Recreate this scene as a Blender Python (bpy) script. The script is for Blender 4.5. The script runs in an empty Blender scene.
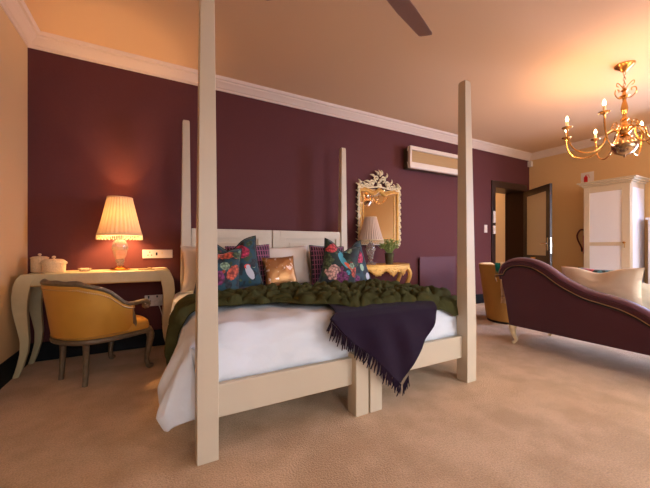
import bpy, math, random
from mathutils import Vector, Matrix, noise
random.seed(7)
sc = bpy.context.scene
COL = sc.collection
PI = math.pi
V = Vector

# ------------------------------------------------------------------ materials
def srgb(r, g, b):
    f = lambda c: (c/255/12.92) if c/255 <= .04045 else ((c/255+.055)/1.055)**2.4
    return (f(r), f(g), f(b), 1)

def mat(name, col, rough=.6, metal=0, bump=0, bscale=200, var=0, vscale=8, sheen=0, trans=0, spec=.5,
        emit=None, estr=0, ior=1.45, detail=4, coat=0, stretch=None):
    m = bpy.data.materials.new(name); m.use_nodes = True
    nt = m.node_tree; N = nt.nodes; L = nt.links
    b = N['Principled BSDF']
    b.inputs['Base Color'].default_value = col
    b.inputs['Roughness'].default_value = rough
    b.inputs['Metallic'].default_value = metal
    b.inputs['Specular IOR Level'].default_value = spec
    b.inputs['Sheen Weight'].default_value = sheen
    b.inputs['Transmission Weight'].default_value = trans
    b.inputs['Coat Weight'].default_value = coat
    b.inputs['IOR'].default_value = ior
    if emit:
        b.inputs['Emission Color'].default_value = emit
        b.inputs['Emission Strength'].default_value = estr
    tc = N.new('ShaderNodeTexCoord'); src = tc.outputs['Object']
    if stretch:
        mp = N.new('ShaderNodeMapping'); mp.inputs['Scale'].default_value = stretch
        L.new(src, mp.inputs['Vector']); src = mp.outputs['Vector']
    if var:
        n = N.new('ShaderNodeTexNoise'); n.inputs['Scale'].default_value = vscale; n.inputs['Detail'].default_value = detail
        L.new(src, n.inputs['Vector'])
        mx = N.new('ShaderNodeMix'); mx.data_type = 'RGBA'
        mx.inputs[6].default_value = [c*(1-var) for c in col[:3]]+[1]
        mx.inputs[7].default_value = [min(1, c*(1+var)) for c in col[:3]]+[1]
        L.new(n.outputs['Fac'], mx.inputs[0]); L.new(mx.outputs[2], b.inputs['Base Color'])
    if bump:
        n = N.new('ShaderNodeTexNoise'); n.inputs['Scale'].default_value = bscale; n.inputs['Detail'].default_value = 3
        L.new(src, n.inputs['Vector'])
        bp = N.new('ShaderNodeBump'); bp.inputs['Strength'].default_value = bump; bp.inputs['Distance'].default_value = .01
        L.new(n.outputs['Fac'], bp.inputs['Height']); L.new(bp.outputs['Normal'], b.inputs['Normal'])
    return m

M = {}
M['aubergine'] = mat('aubergine_paint', srgb(96, 53, 52), .75, spec=.2, bump=.25, bscale=350, var=.06, vscale=60)
M['cream_wall'] = mat('cream_wall_paint', srgb(224, 184, 128), .75, bump=.06, bscale=200)
M['ceiling'] = mat('ceiling_paint', srgb(228, 190, 150), .85, bump=.05, bscale=120)
M['cornice'] = mat('cornice_plaster', srgb(228, 206, 186), .6)
M['navy_base'] = mat('baseboard_paint', srgb(20, 20, 22), .6, spec=.2)
M['darkwood'] = mat('dark_stained_timber', srgb(52, 34, 26), .35, var=.3, vscale=12, stretch=(6, 6, .6))
M['cream_wood'] = mat('cream_painted_timber', srgb(204, 186, 158), .42, bump=.03, bscale=60, var=.04, vscale=5)
M['panel_wood'] = mat('pale_wardrobe_panel', srgb(230, 228, 232), .35)
M['white_plastic'] = mat('white_plastic', srgb(226, 214, 200), .35)
M['black'] = mat('black_plastic', srgb(14, 13, 13), .4)
M['linen'] = mat('white_linen', srgb(224, 227, 230), .85, bump=.5, bscale=14, sheen=.2)
M['pillow_white'] = mat('white_pillow_cotton', srgb(228, 214, 198), .85, bump=.2, bscale=22)
M['mattress'] = mat('mattress_ticking', srgb(200, 192, 184), .8)
M['fur'] = mat('olive_green_faux_fur', srgb(80, 78, 46), .95, bump=1, bscale=260, var=.35, vscale=14, sheen=0, spec=.05)
M['shawl'] = mat('purple_woven_wool', srgb(36, 18, 36), .9, bump=.6, bscale=420, var=.15, vscale=200, sheen=.06, spec=.15)
M['sofa'] = mat('maroon_velvet', srgb(76, 32, 40), .8, bump=.3, bscale=500, var=.15, vscale=150, sheen=.5, spec=.2)
M['sofa_trim'] = mat('dark_maroon_piping', srgb(82, 34, 46), .5, sheen=.2)
M['gold'] = mat('gilt', srgb(222, 170, 88), .45, metal=.5, bump=.5, bscale=60, var=.25, vscale=30)
M['brass'] = mat('polished_brass', srgb(222, 168, 96), .2, metal=1)
M['brass_dark'] = mat('aged_brass', srgb(176, 146, 112), .25, metal=1)
M['scroll'] = mat('cream_gilt_scrollwork', srgb(236, 214, 170), .45, bump=.4, bscale=80, var=.25, vscale=25)
M['mirror'] = mat('mirror_glass', (.82, .82, .8, 1), .02, metal=1)
M['glass'] = mat('clear_glass', (1, 1, 1, 1), .02, trans=1)
M['crystal'] = mat('cut_crystal', (.97, .9, .78, 1), .08, trans=.85, ior=1.5)
M['frost'] = mat('frosted_glass', srgb(232, 220, 186), .45, trans=.1, bump=.05, bscale=15)
M['desk'] = mat('pale_gilt_leather_desk', srgb(196, 178, 134), .42, bump=.2, bscale=40, var=.2, vscale=9)
M['desk_edge'] = mat('desk_edge_gilding', srgb(176, 140, 80), .4, metal=.5)
M['leather'] = mat('mustard_leather', srgb(198, 140, 52), .38, bump=.06, bscale=60, var=.12, vscale=9, coat=.15)
M['chairwood'] = mat('silver_distressed_wood', srgb(118, 100, 76), .42, metal=.3, bump=.5, bscale=80, var=.4, vscale=40)
M['nail'] = mat('nailhead_brass', srgb(196, 160, 110), .3, metal=1)
M['tub'] = mat('mustard_upholstery', srgb(180, 136, 64), .8, bump=.2, bscale=300, var=.06, vscale=30)
M['tub_in'] = mat('cream_upholstery', srgb(226, 200, 156), .8, bump=.1, bscale=300)
M['knit'] = mat('beige_knit', srgb(206, 174, 132), .95, bump=1, bscale=160, var=.25, vscale=90)
M['green_cloth'] = mat('emerald_cloth', srgb(18, 128, 108), .8, var=.5, vscale=30)
M['basket'] = mat('cream_fretwork', srgb(228, 196, 150), .5, bump=.8, bscale=110, var=.35, vscale=110)
M['beige_cushion'] = mat('beige_cotton', srgb(216, 192, 162), .85, bump=.25, bscale=18)
M['cream_cushion'] = mat('cream_cotton', srgb(206, 196, 172), .85, bump=.25, bscale=18)
M['fanblade'] = mat('brown_fan_blade', srgb(150, 116, 108), .45)
M['fan_pale'] = mat('fan_blade_edge', srgb(168, 140, 120), .45)
M['ac_body'] = mat('air_conditioner_casing', srgb(222, 206, 186), .4)
M['ac_grille'] = mat('air_conditioner_grille', srgb(176, 140, 88), .4, var=.12, vscale=12, stretch=(.3, 1, 8))
M['ac_dark'] = mat('air_conditioner_side', srgb(72, 56, 34), .5)
M['red'] = mat('red_paint', srgb(196, 18, 22), .4)
M['darkred'] = mat('dark_red_rubber', srgb(96, 18, 26), .5)
M['leaf'] = mat('light_green_leaves', srgb(150, 164, 84), .6, var=.35, vscale=40)
M['flower_tip'] = mat('pale_blossom', srgb(206, 206, 140), .6)
M['pot'] = mat('dark_glazed_pot', srgb(78, 74, 48), .15, var=.4, vscale=20)
M['paper'] = mat('cream_paper', srgb(226, 204, 168), .7)
M['candle'] = mat('ivory_candle_sleeve', srgb(238, 214, 172), .5)
M['bulb'] = mat('lit_bulb', (1, .8, .5, 1), .3, emit=(1, .74, .42, 1), estr=14)
M['purple_panel'] = mat('purple_painted_panel', srgb(97, 54, 56), .6, bump=.1, bscale=300)
M['shade_trim'] = mat('cream_braid', srgb(216, 190, 150), .8, bump=.5, bscale=200)

def carpet():
    m = mat('tan_carpet', srgb(196, 148, 104), 1, spec=.1)
    N = m.node_tree.nodes; L = m.node_tree.links; b = N['Principled BSDF']
    tc = N.new('ShaderNodeTexCoord')
    a = N.new('ShaderNodeTexNoise'); a.inputs['Scale'].default_value = 5; a.inputs['Detail'].default_value = 6
    c = N.new('ShaderNodeTexNoise'); c.inputs['Scale'].default_value = 130; c.inputs['Detail'].default_value = 4
    for n in (a, c): L.new(tc.outputs['Object'], n.inputs['Vector'])
    r = N.new('ShaderNodeValToRGB'); r.color_ramp.elements[0].position = .36; r.color_ramp.elements[1].position = .64
    r.color_ramp.elements[0].color = srgb(208, 170, 126); r.color_ramp.elements[1].color = srgb(230, 192, 148)
    r2 = N.new('ShaderNodeValToRGB'); r2.color_ramp.elements[0].position = .3; r2.color_ramp.elements[1].position = .7
    r2.color_ramp.elements[0].color = (.72, .7, .68, 1); r2.color_ramp.elements[1].color = (1, 1, 1, 1)
    L.new(a.outputs['Fac'], r.inputs['Fac']); L.new(c.outputs['Fac'], r2.inputs['Fac'])
    mx = N.new('ShaderNodeMix'); mx.data_type = 'RGBA'; mx.blend_type = 'MULTIPLY'; mx.inputs[0].default_value = 1
    L.new(r.outputs['Color'], mx.inputs[6]); L.new(r2.outputs['Color'], mx.inputs[7]); L.new(mx.outputs[2], b.inputs['Base Color'])
    bp = N.new('ShaderNodeBump'); bp.inputs['Strength'].default_value = .9; bp.inputs['Distance'].default_value = .01
    L.new(c.outputs['Fac'], bp.inputs['Height']); L.new(bp.outputs['Normal'], b.inputs['Normal'])
    b.inputs['Sheen Weight'].default_value = .2
    return m
M['carpet'] = carpet()

def shade_mat(name, col, warm):
    m = bpy.data.materials.new(name); m.use_nodes = True
    N = m.node_tree.nodes; L = m.node_tree.links
    N.remove(N['Principled BSDF']); out = N['Material Output']
    d = N.new('ShaderNodeBsdfDiffuse'); d.inputs['Color'].default_value = col
    t = N.new('ShaderNodeBsdfTranslucent'); t.inputs['Color'].default_value = warm
    mx = N.new('ShaderNodeMixShader'); mx.inputs[0].default_value = .03
    L.new(d.outputs[0], mx.inputs[1]); L.new(t.outputs[0], mx.inputs[2]); L.new(mx.outputs[0], out.inputs['Surface'])
    return m
M['shade'] = shade_mat('pleated_silk_shade', srgb(222, 190, 150), srgb(255, 205, 140))
M['shade2'] = shade_mat('pleated_grey_silk_shade', srgb(206, 180, 158), srgb(240, 200, 160))

def pattern(name, ground, blobs, rough=.7):
    """printed cotton: blobs = (x, z, rx, rz, angle, colour, petals) in the cushion's own plane"""
    m = mat(name, ground, rough, sheen=.2)
    N = m.node_tree.nodes; L = m.node_tree.links; b = N['Principled BSDF']
    tc = N.new('ShaderNodeTexCoord')
    nz = N.new('ShaderNodeTexNoise'); nz.inputs['Scale'].default_value = 24; nz.inputs['Detail'].default_value = 4
    L.new(tc.outputs['Object'], nz.inputs['Vector'])
    # background leaves
    ng = N.new('ShaderNodeTexNoise'); ng.inputs['Scale'].default_value = 11; ng.inputs['Detail'].default_value = 2
    L.new(tc.outputs['Object'], ng.inputs['Vector'])
    gr = N.new('ShaderNodeValToRGB'); e = gr.color_ramp
    e.elements[0].position = .38; e.elements[0].color = srgb(22, 26, 28)
    e.elements[1].position = .46; e.elements[1].color = ground
    k = e.elements.new(.58); k.color = ground
    k = e.elements.new(.63); k.color = srgb(52, 66, 34)
    L.new(ng.outputs['Fac'], gr.inputs['Fac'])
    cur = gr.outputs['Color']
    for (x, z, rx, rz, ang, colr, pet) in blobs:
        mp = N.new('ShaderNodeMapping'); mp.vector_type = 'TEXTURE'
        mp.inputs['Location'].default_value = (x, 0, z); mp.inputs['Rotation'].default_value = (0, ang, 0)
        mp.inputs['Scale'].default_value = (rx, 1000, rz)
        L.new(tc.outputs['Object'], mp.inputs['Vector'])
        ln = N.new('ShaderNodeVectorMath'); ln.operation = 'LENGTH'; L.new(mp.outputs[0], ln.inputs[0])
        w = N.new('ShaderNodeMath'); w.operation = 'MULTIPLY_ADD'; w.inputs[1].default_value = .9*pet+.15; w.inputs[2].default_value = 0
        L.new(nz.outputs['Fac'], w.inputs[0])
        ad = N.new('ShaderNodeMath'); ad.operation = 'ADD'; L.new(ln.outputs['Value'], ad.inputs[0]); L.new(w.outputs[0], ad.inputs[1])
        lt = N.new('ShaderNodeMath'); lt.operation = 'LESS_THAN'; lt.inputs[1].default_value = 1.0+.45*pet+.07
        L.new(ad.outputs[0], lt.inputs[0])
        # petals: rings of lighter and darker tone
        if pet > .3:
            s2 = N.new('ShaderNodeTexVoronoi'); s2.inputs['Scale'].default_value = 42; L.new(tc.outputs['Object'], s2.inputs['Vector'])
            cr = N.new('ShaderNodeMix'); cr.data_type = 'RGBA'
            cr.inputs[6].default_value = [min(1, c*1.2+.02) for c in colr[:3]]+[1]; cr.inputs[7].default_value = [c*.25 for c in colr[:3]]+[1]
            s3 = N.new('ShaderNodeMath'); s3.operation = 'MULTIPLY_ADD'; s3.inputs[1].default_value = 1.5; s3.inputs[2].default_value = -.12; s3.use_clamp = True
            L.new(s2.outputs[0], s3.inputs[0]); L.new(s3.outputs[0], cr.inputs[0]); csrc = cr.outputs[2]
        else:
            csrc = None
        mx = N.new('ShaderNodeMix'); mx.data_type = 'RGBA'
        L.new(lt.outputs[0], mx.inputs[0]); L.new(cur, mx.inputs[6])
        if csrc: L.new(csrc, mx.inputs[7])
        else: mx.inputs[7].default_value = colr
        cur = mx.outputs[2]
    L.new(cur, b.inputs['Base Color'])
    return m
def speck(seed, n, cols):
    rr = random.Random(seed); return [(rr.uniform(-.2, .2), rr.uniform(-.2, .2), rr.uniform(.012, .03), rr.uniform(.012, .035), rr.uniform(-1, 1), rr.choice(cols), .4) for _ in range(n)]
PINK = srgb(206, 34, 78); PALE = srgb(226, 170, 150); PLUM = srgb(130, 30, 92); ORG = srgb(214, 84, 42); MINT = srgb(150, 176, 140); BEAK = srgb(220, 60, 40)
GREY = srgb(190, 184, 184); TEAL = srgb(22, 62, 70); BLUE = srgb(70, 150, 160); GRN = srgb(76, 92, 44)
M['floral_a'] = pattern('floral_print_with_rose_and_finch', TEAL, speck(1, 12, [GRN, MINT, PLUM, srgb(20,24,26), srgb(20,24,26)])+[
    (.08, .10, .085, .065, .2, PINK, .7), (-.09, -.13, .085, .06, 0, PINK, .7), (-.02, .0, .035, .03, 0, MINT, .3), (-.07, -.16, .04, .03, 0, MINT, .3),
    (-.14, .11, .06, .04, .5, GRN, .5), (.13, -.10, .032, .07, -.4, GREY, .1), (.115, -.045, .03, .022, 0, BEAK, .0), (.12, -.05, .02, .02, 0, GREY, 0), (.02, .2, .06, .02, .4, GRN, .4)])
M['floral_b'] = pattern('floral_print_with_orange_lilies', TEAL, speck(2, 12, [GRN, MINT, PLUM, ORG, PINK, BLUE, srgb(20,24,26)])+[
    (.1, -.02, .045, .075, .5, ORG, .6), (.03, .03, .04, .035, 0, MINT, .4), (.05, .13, .07, .03, -.3, ORG, .5), (-.02, -.08, .05, .06, 0, PLUM, .6),
    (.14, .14, .05, .03, 0, GRN, .4), (-.12, .08, .07, .06, 0, PINK, .6), (-.1, -.14, .07, .05, 0, PALE, .6)])
M['floral_c'] = pattern('floral_print_with_bird_of_paradise', srgb(26, 44, 34), speck(3, 14, [GRN, MINT, PLUM, ORG, PINK, BLUE, srgb(20,24,26)])+[
    (-.08, -.10, .085, .075, 0, PALE, .6), (.03, -.13, .07, .06, 0, PLUM, .7), (-.12, .15, .07, .045, -.6, srgb(220, 70, 70), .6), (.01, .04, .03, .085, -.7, BLUE, .2),
    (-.02, .10, .03, .028, 0, BLUE, .1), (.07, .0, .055, .02, .5, ORG, .3), (.16, -.05, .05, .05, 0, ORG, .6), (.11, .01, .03, .03, 0, MINT, .4), (-.15, .0, .04, .08, 0, GRN, .6)])
M['floral_d'] = pattern('floral_print_with_single_red_rose', srgb(30, 58, 64), speck(4, 12, [GRN, MINT, srgb(20,24,26), srgb(20,24,26)])+[
    (.10, .07, .07, .08, 0, PINK, .7), (.03, .0, .035, .04, 0, GRN, .4), (.10, -.06, .03, .04, 0, MINT, .3), (.17, -.17, .03, .04, 0, GREY, .1), (-.0, -.17, .045, .04, 0, PLUM, .6)])
M['floral_e'] = pattern('pale_floral_print', srgb(214, 204, 200), [
    (.08, .08, .05, .03, .3, srgb(40, 44, 90), .4), (-.05, .1, .05, .04, 0, PINK, .5), (.1, -.04, .05, .03, -.4, srgb(60, 70, 90), .4), (-.1, -.05, .06, .04, 0, GRN, .4), (.02, .0, .03, .03, 0, srgb(50, 40, 80), .4)])
for _n in ('floral_e',):
    nt = M[_n].node_tree
    for nd in nt.nodes:
        if nd.type == 'VALTORGB':
            nd.color_ramp.elements[0].color = srgb(200, 190, 186); nd.color_ramp.elements[-1].color = srgb(150, 160, 140)

def check_mat():
    m = mat('aubergine_woven_check', srgb(40, 26, 42), .8, sheen=.3)
    N = m.node_tree.nodes; L = m.node_tree.links; b = N['Principled BSDF']
    tc = N.new('ShaderNodeTexCoord')
    br = N.new('ShaderNodeTexBrick'); br.offset = 0
    br.inputs['Scale'].default_value = 1; br.inputs['Brick Width'].default_value = .026; br.inputs['Row Height'].default_value = .05
    br.inputs['Mortar Size'].default_value = .005
    br.inputs['Color1'].default_value = srgb(24, 18, 30); br.inputs['Color2'].default_value = srgb(44, 24, 40); br.inputs['Mortar'].default_value = srgb(150, 84, 108)
    mp = N.new('ShaderNodeMapping'); mp.inputs['Rotation'].default_value = (PI/2, 0, 0)
    L.new(tc.outputs['Object'], mp.inputs[0]); L.new(mp.outputs[0], br.inputs['Vector']); L.new(br.outputs['Color'], b.inputs['Base Color'])
    return m
M['check'] = check_mat()

def sequin_mat():
    m = mat('gold_sequins', srgb(196, 140, 78), .3, metal=.9)
    N = m.node_tree.nodes; L = m.node_tree.links; b = N['Principled BSDF']
    tc = N.new('ShaderNodeTexCoord')
    vo = N.new('ShaderNodeTexVoronoi'); vo.inputs['Scale'].default_value = 120; L.new(tc.outputs['Object'], vo.inputs['Vector'])
    bp = N.new('ShaderNodeBump'); b.inputs['Roughness'].default_value = .42
    bp.inputs['Strength'].default_value = 1; bp.inputs['Distance'].default_value = .008
    L.new(vo.outputs['Color'], bp.inputs['Height']); L.new(bp.outputs['Normal'], b.inputs['Normal'])
    nz = N.new('ShaderNodeTexNoise'); nz.inputs['Scale'].default_value = 16; L.new(tc.outputs['Object'], nz.inputs['Vector'])
    r = N.new('ShaderNodeValToRGB'); r.color_ramp.elements[0].position = .6; r.color_ramp.elements[1].position = .64
    r.color_ramp.elements[0].color = srgb(186, 134, 84); r.color_ramp.elements[1].color = srgb(236, 220, 206)
    L.new(nz.outputs['Fac'], r.inputs['Fac']); L.new(r.outputs['Color'], b.inputs['Base Color'])
    return m
M['sequin'] = sequin_mat()

# ------------------------------------------------------------------ geometry helpers
ORG_OF = {}
class MB:
    def __init__(s): s.v = []; s.f = []
    def add(s, vs, fs):
        o = len(s.v); s.v += [V(p) for p in vs]; s.f += [tuple(i+o for i in f) for f in fs]; return s
    def box(s, x0, x1, y0, y1, z0, z1):
        return s.add([(x0,y0,z0),(x1,y0,z0),(x1,y1,z0),(x0,y1,z0),(x0,y0,z1),(x1,y0,z1),(x1,y1,z1),(x0,y1,z1)],
                     [(0,3,2,1),(4,5,6,7),(0,1,5,4),(1,2,6,5),(2,3,7,6),(3,0,4,7)])
    def frustum(s, c0, w0, d0, c1, w1, d1):
        vs = []
        for c, w, d in ((c0, w0, d0), (c1, w1, d1)):
            vs += [(c[0]-w/2, c[1]-d/2, c[2]), (c[0]+w/2, c[1]-d/2, c[2]), (c[0]+w/2, c[1]+d/2, c[2]), (c[0]-w/2, c[1]+d/2, c[2])]
        return s.add(vs, [(0,3,2,1),(4,5,6,7),(0,1,5,4),(1,2,6,5),(2,3,7,6),(3,0,4,7)])
    def sweep(s, pts, rad, n=10, rect=False, up=V((0,0,1)), closed=False):
        pts = [V(p) for p in pts]; k = len(pts)
        if not isinstance(rad, (list, tuple)) or (len(rad) == 2 and k != 2): rad = [rad]*k
        rings = []; prev = None
        for i in range(k):
            if closed: t = pts[(i+1) % k]-pts[i-1]
            else: t = pts[min(i+1, k-1)]-pts[max(i-1, 0)]
            t.normalize()
            if prev is None:
                u = up if abs(t.dot(up)) < .95 else V((1, 0, 0)) if abs(t.x) < .9 else V((0, 1, 0))
                a = (u-t*u.dot(t)).normalized()
            else:
                a = (prev-t*prev.dot(t)).normalized()
            prev = a; b = t.cross(a)
            r = rad[i]; ra, rb = (r if isinstance(r, (list, tuple)) else (r, r))
            if rect: ring = [pts[i]+a*ra*x+b*rb*y for x, y in ((1,1),(-1,1),(-1,-1),(1,-1))]
            else: ring = [pts[i]+a*ra*math.cos(2*PI*j/n)+b*rb*math.sin(2*PI*j/n) for j in range(n)]
            rings.append(ring)
        m = len(rings[0]); vs = [p for r in rings for p in r]; fs = []
        for i in range(k if closed else k-1):
            for j in range(m):
                fs.append((i*m+j, i*m+(j+1) % m, ((i+1) % k)*m+(j+1) % m, ((i+1) % k)*m+j))
        if not closed: fs += [tuple(reversed(range(m))), tuple(range((k-1)*m, k*m))]
        return s.add(vs, fs)
    def lathe(s, prof, c=(0,0,0), n=24, sx=1, sy=1, wob=None, a0=0, a1=2*PI):
        full = abs(a1-a0-2*PI) < 1e-6; m = n if full else n+1
        vs = []
        for (r, z) in prof:
            for j in range(m):
                a = a0+(a1-a0)*j/n; rr = r*(wob(a) if wob else 1)
                vs.append((c[0]+rr*sx*math.cos(a), c[1]+rr*sy*math.sin(a), c[2]+z))
        fs = []
        for i in range(len(prof)-1):
            for j in range(n):
                fs.append((i*m+j, i*m+(j+1) % m, (i+1)*m+(j+1) % m, (i+1)*m+j))
        if full:
            if prof[0][0] > 1e-5: fs.append(tuple(reversed(range(m))))
            if prof[-1][0] > 1e-5: fs.append(tuple(range((len(prof)-1)*m, len(prof)*m)))
        return s.add(vs, fs)
    def ball(s, c, r, n=10, m=7):
        rx, ry, rz = r if isinstance(r, (list, tuple)) else (r, r, r)
        prof = [(math.sin(PI*i/m), -math.cos(PI*i/m)) for i in range(m+1)]
        vs = []
        for (q, z) in prof:
            for j in range(n): vs.append((c[0]+rx*q*math.cos(2*PI*j/n), c[1]+ry*q*math.sin(2*PI*j/n), c[2]+rz*z))
        fs = [(i*n+j, i*n+(j+1) % n, (i+1)*n+(j+1) % n, (i+1)*n+j) for i in range(m) for j in range(n)]
        return s.add(vs, fs)
    def prism(s, poly, axis, a, b):
        """poly of 2-D points extruded along axis between a and b"""
        def P(p, t):
            return {'x': (t, p[0], p[1]), 'y': (p[0], t, p[1]), 'z': (p[0], p[1], t)}[axis]
        n = len(poly)
        return s.add([P(p, a) for p in poly]+[P(p, b) for p in poly],
                     [tuple(range(n)), tuple(reversed(range(n, 2*n)))]+[(i, i+n, (i+1) % n+n, (i+1) % n) for i in range(n)])
    def grid(s, fn, nu, nv, flip=False):
        vs = [fn(i/nu, j/nv) for i in range(nu+1) for j in range(nv+1)]
        fs = []
        for i in range(nu):
            for j in range(nv):
                q = (i*(nv+1)+j, (i+1)*(nv+1)+j, (i+1)*(nv+1)+j+1, i*(nv+1)+j+1)
                fs.append(tuple(reversed(q)) if flip else q)
        return s.add(vs, fs)
    def build(s, name, m, parent=None, smooth=True, bevel=0, world=True, solid=0, sub=0, angle=40):
        off = V((0,0,0))
        if parent is not None:
            if world: off = ORG_OF.get(parent.name, V((0,0,0)))
        elif world:
            xs = [p.x for p in s.v]; ys = [p.y for p in s.v]
            off = V(((min(xs)+max(xs))/2, (min(ys)+max(ys))/2, min(p.z for p in s.v)))
        me = bpy.data.meshes.new(name)
        me.from_pydata([tuple(p-off) for p in s.v], [], s.f); me.validate()
        import bmesh
        bm = bmesh.new(); bm.from_mesh(me)
        bmesh.ops.remove_doubles(bm, verts=bm.verts, dist=1e-5)
        bmesh.ops.recalc_face_normals(bm, faces=bm.faces)
        if smooth:
            for f in bm.faces: f.smooth = True
            for e in bm.edges:
                if len(e.link_faces) == 2 and e.calc_face_angle(0) > math.radians(angle): e.smooth = False
        bm.to_mesh(me); bm.free()
        me.materials.append(M[m] if isinstance(m, str) else m)
        o = bpy.data.objects.new(name, me); COL.objects.link(o)
        if parent is not None: o.parent = parent; ORG_OF[o.name] = off
        else: o.location = off; ORG_OF[o.name] = off
        if solid:
            md = o.modifiers.new('thickness', 'SOLIDIFY'); md.thickness = solid; md.offset = -1
        if sub:
            md = o.modifiers.new('smooth', 'SUBSURF'); md.levels = sub; md.render_levels = sub
        if bevel:
            md = o.modifiers.new('bevel', 'BEVEL'); md.width = bevel; md.segments = 2; md.limit_method = 'ANGLE'; md.angle_limit = math.radians(40)
        return o

def thing(name, label, cat, loc=(0,0,0), rot=(0,0,0), group=None):
    o = bpy.data.objects.new(name, None); COL.objects.link(o)
    o.location = loc; o.rotation_euler = rot; o.empty_display_size = .1
    ORG_OF[o.name] = V(loc); tag(o, label, cat, group); return o
def tag(o, label, cat, group=None):
    o['label'] = label; o['category'] = cat
    if group: o['group'] = group
    return o
def struct(o): o['kind'] = 'structure'; return o
def catmull(pts, n=8, closed=False):
    pts = [V(p) for p in pts]; out = []; k = len(pts)
    rng = range(k if closed else k-1)
    for i in rng:
        g = (lambda j: pts[j % k]) if closed else (lambda j: pts[max(0, min(k-1, j))])
        p0, p1, p2, p3 = g(i-1), g(i), g(i+1), g(i+2)
        for j in range(n):
            t = j/n
            out.append(.5*((2*p1)+(p2-p0)*t+(2*p0-5*p1+4*p2-p3)*t*t+(3*p1-p0-3*p2+p3)*t**3))
    if not closed: out.append(pts[-1])
    return out
def interp(tab, x):
    if x <= tab[0][0]: return tab[0][1]
    for (a, b), (c, d) in zip(tab, tab[1:]):
        if x <= c: return b+(d-b)*(x-a)/(c-a)
    return tab[-1][1]
def lerp(a, b, t): return a+(b-a)*t
def sstep(a, b, x):
    t = max(0, min(1, (x-a)/(b-a))); return t*t*(3-2*t)

# ------------------------------------------------------------------ room
XL, XR, YB, YF, H = -.99, 6.60, 3.61, -2.4, 2.845
D0, D1, DH = 5.47, 6.40, 2.12            # doorway in the back wall
WT = .36
struct(MB().box(XL-.2, 9.2, YF-.3, 5.6, -.1, 0).build('floor', 'carpet', smooth=False))
struct(MB().box(XL-.2, 9.2, YF-.3, 5.6, H, H+.1).build('ceiling', 'ceiling', smooth=False))
struct(MB().box(XL-.2, XL, YF-.2, YB+WT, 0, H).build('wall_left', 'cream_wall', smooth=False))
b = MB().box(XL, D0, YB, YB+WT, 0, H); b.box(D0, D1, YB, YB+WT, DH, H); b.box(D1, XR, YB, YB+WT, 0, H)
struct(b.build('wall_back', 'aubergine', smooth=False))
RW0, RW1 = .0, 1.05
b = MB().box(XR, XR+.2, YF-.2, RW0, 0, H); b.box(XR, XR+.2, RW1, YB+WT, 0, H)
b.box(XR, XR+.2, RW0, RW1, 0, .25).box(XR, XR+.2, RW0, RW1, 2.35, H)
struct(b.build('wall_right', 'cream_wall', smooth=False))
b = MB(); x0, x1 = XR+.08, XR+.14
b.box(x0, x1, RW0, RW1, .25, .31).box(x0, x1, RW0, RW1, 2.29, 2.35)
for y in (RW0+.03, (RW0+RW1)/2, RW1-.03): b.box(x0, x1, y-.03, y+.03, .31, 2.29)
w3 = struct(b.build('window_3', 'cream_wood', smooth=False))
MB().box(XR+.107, XR+.113, RW0+.05, RW1-.05, .30, 2.30).build('pane', 'glass', w3, smooth=False)
# hallway beyond the door
b = MB().box(4.6, 9.0, 5.1, 5.3, 0, H); b.box(4.5, 4.6, YB+WT, 5.3, 0, H); b.box(9.0, 9.1, YB+WT, 5.3, 0, H)
struct(b.build('wall_hallway', 'cream_wall', smooth=False))
# front wall with two tall windows behind the camera
WN = [(-.4, 1.5), (2.7, 5.6)]; WZ0, WZ1 = .25, 2.35
b = MB()
xs = [XL, WN[0][0], WN[0][1], WN[1][0], WN[1][1], XR]
for i in (0, 2, 4): b.box(xs[i], xs[i+1], YF-.2, YF, 0, H)
for (a, c) in WN: b.box(a, c, YF-.2, YF, 0, WZ0); b.box(a, c, YF-.2, YF, WZ1, H)
struct(b.build('wall_front', 'cream_wall', smooth=False))
for i, (a, c) in enumerate(WN):
    fr = MB(); y0, y1 = YF-.14, YF-.08; n = 3 if i else 2
    fr.box(a, c, y0, y1, WZ0, WZ0+.06).box(a, c, y0, y1, WZ1-.06, WZ1)
    for k in range(n+1):
        x = a+(c-a)*k/n; x = min(max(x, a+.03), c-.03); fr.box(x-.03, x+.03, y0, y1, WZ0+.06, WZ1-.06)
    w = struct(fr.build('window_%d' % (i+1), 'cream_wood', smooth=False))
    p = MB().box(a+.05, c-.05, YF-.112, YF-.106, WZ0+.05, WZ1-.05).build('pane', 'glass', w, smooth=False)

# cornice: one profile along each wall
prof = [(0, 0), (0, -.115), (.012, -.115), (.016, -.095), (.03, -.09), (.05, -.065), (.075, -.045), (.08, -.03), (.098, -.028), (.105, -.012), (.11, 0)]
def trim_along(name, m, prof, segs, z):
    b = MB()
    for p0, p1, nrm, e0, e1 in segs:      # e0/e1: how far the mitre runs per unit of depth
        p0 = V(p0); p1 = V(p1); nrm = V(nrm); d = (p1-p0).normalized(); n = len(prof)
        vs = []
        for p, e in ((p0, e0), (p1, e1)):
            for (q, h) in prof:
                w = p+nrm*q+d*q*e; vs.append((w.x, w.y, z+h))
        b.add(vs, [tuple(range(n)), tuple(range(n, 2*n))]+[(i, (i+1) % n, (i+1) % n+n, i+n) for i in range(n)])
    return struct(b.build(name, m, smooth=True, angle=25))
e = .001
trim_along('trim_1', 'cornice', prof, [((XL, YB-e), (XR, YB-e), (0, -1), 1, -1)], H-e)
trim_along('trim_2', 'cornice', prof, [((XL+e, YF), (XL+e, YB), (1, 0), 1, -1)], H-e)
trim_along('trim_3', 'cornice', prof, [((XR-e, YF), (XR-e, YB), (-1, 0), 1, -1)], H-e)
bp = [(0, 0), (.02, 0), (.02, .14), (.014, .155), (.006, .16), (0, .16)]
trim_along('baseboard_back', 'navy_base', bp, [((XL, YB-e), (D0-.1, YB-e), (0, -1), 1, 0)], e)
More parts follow.
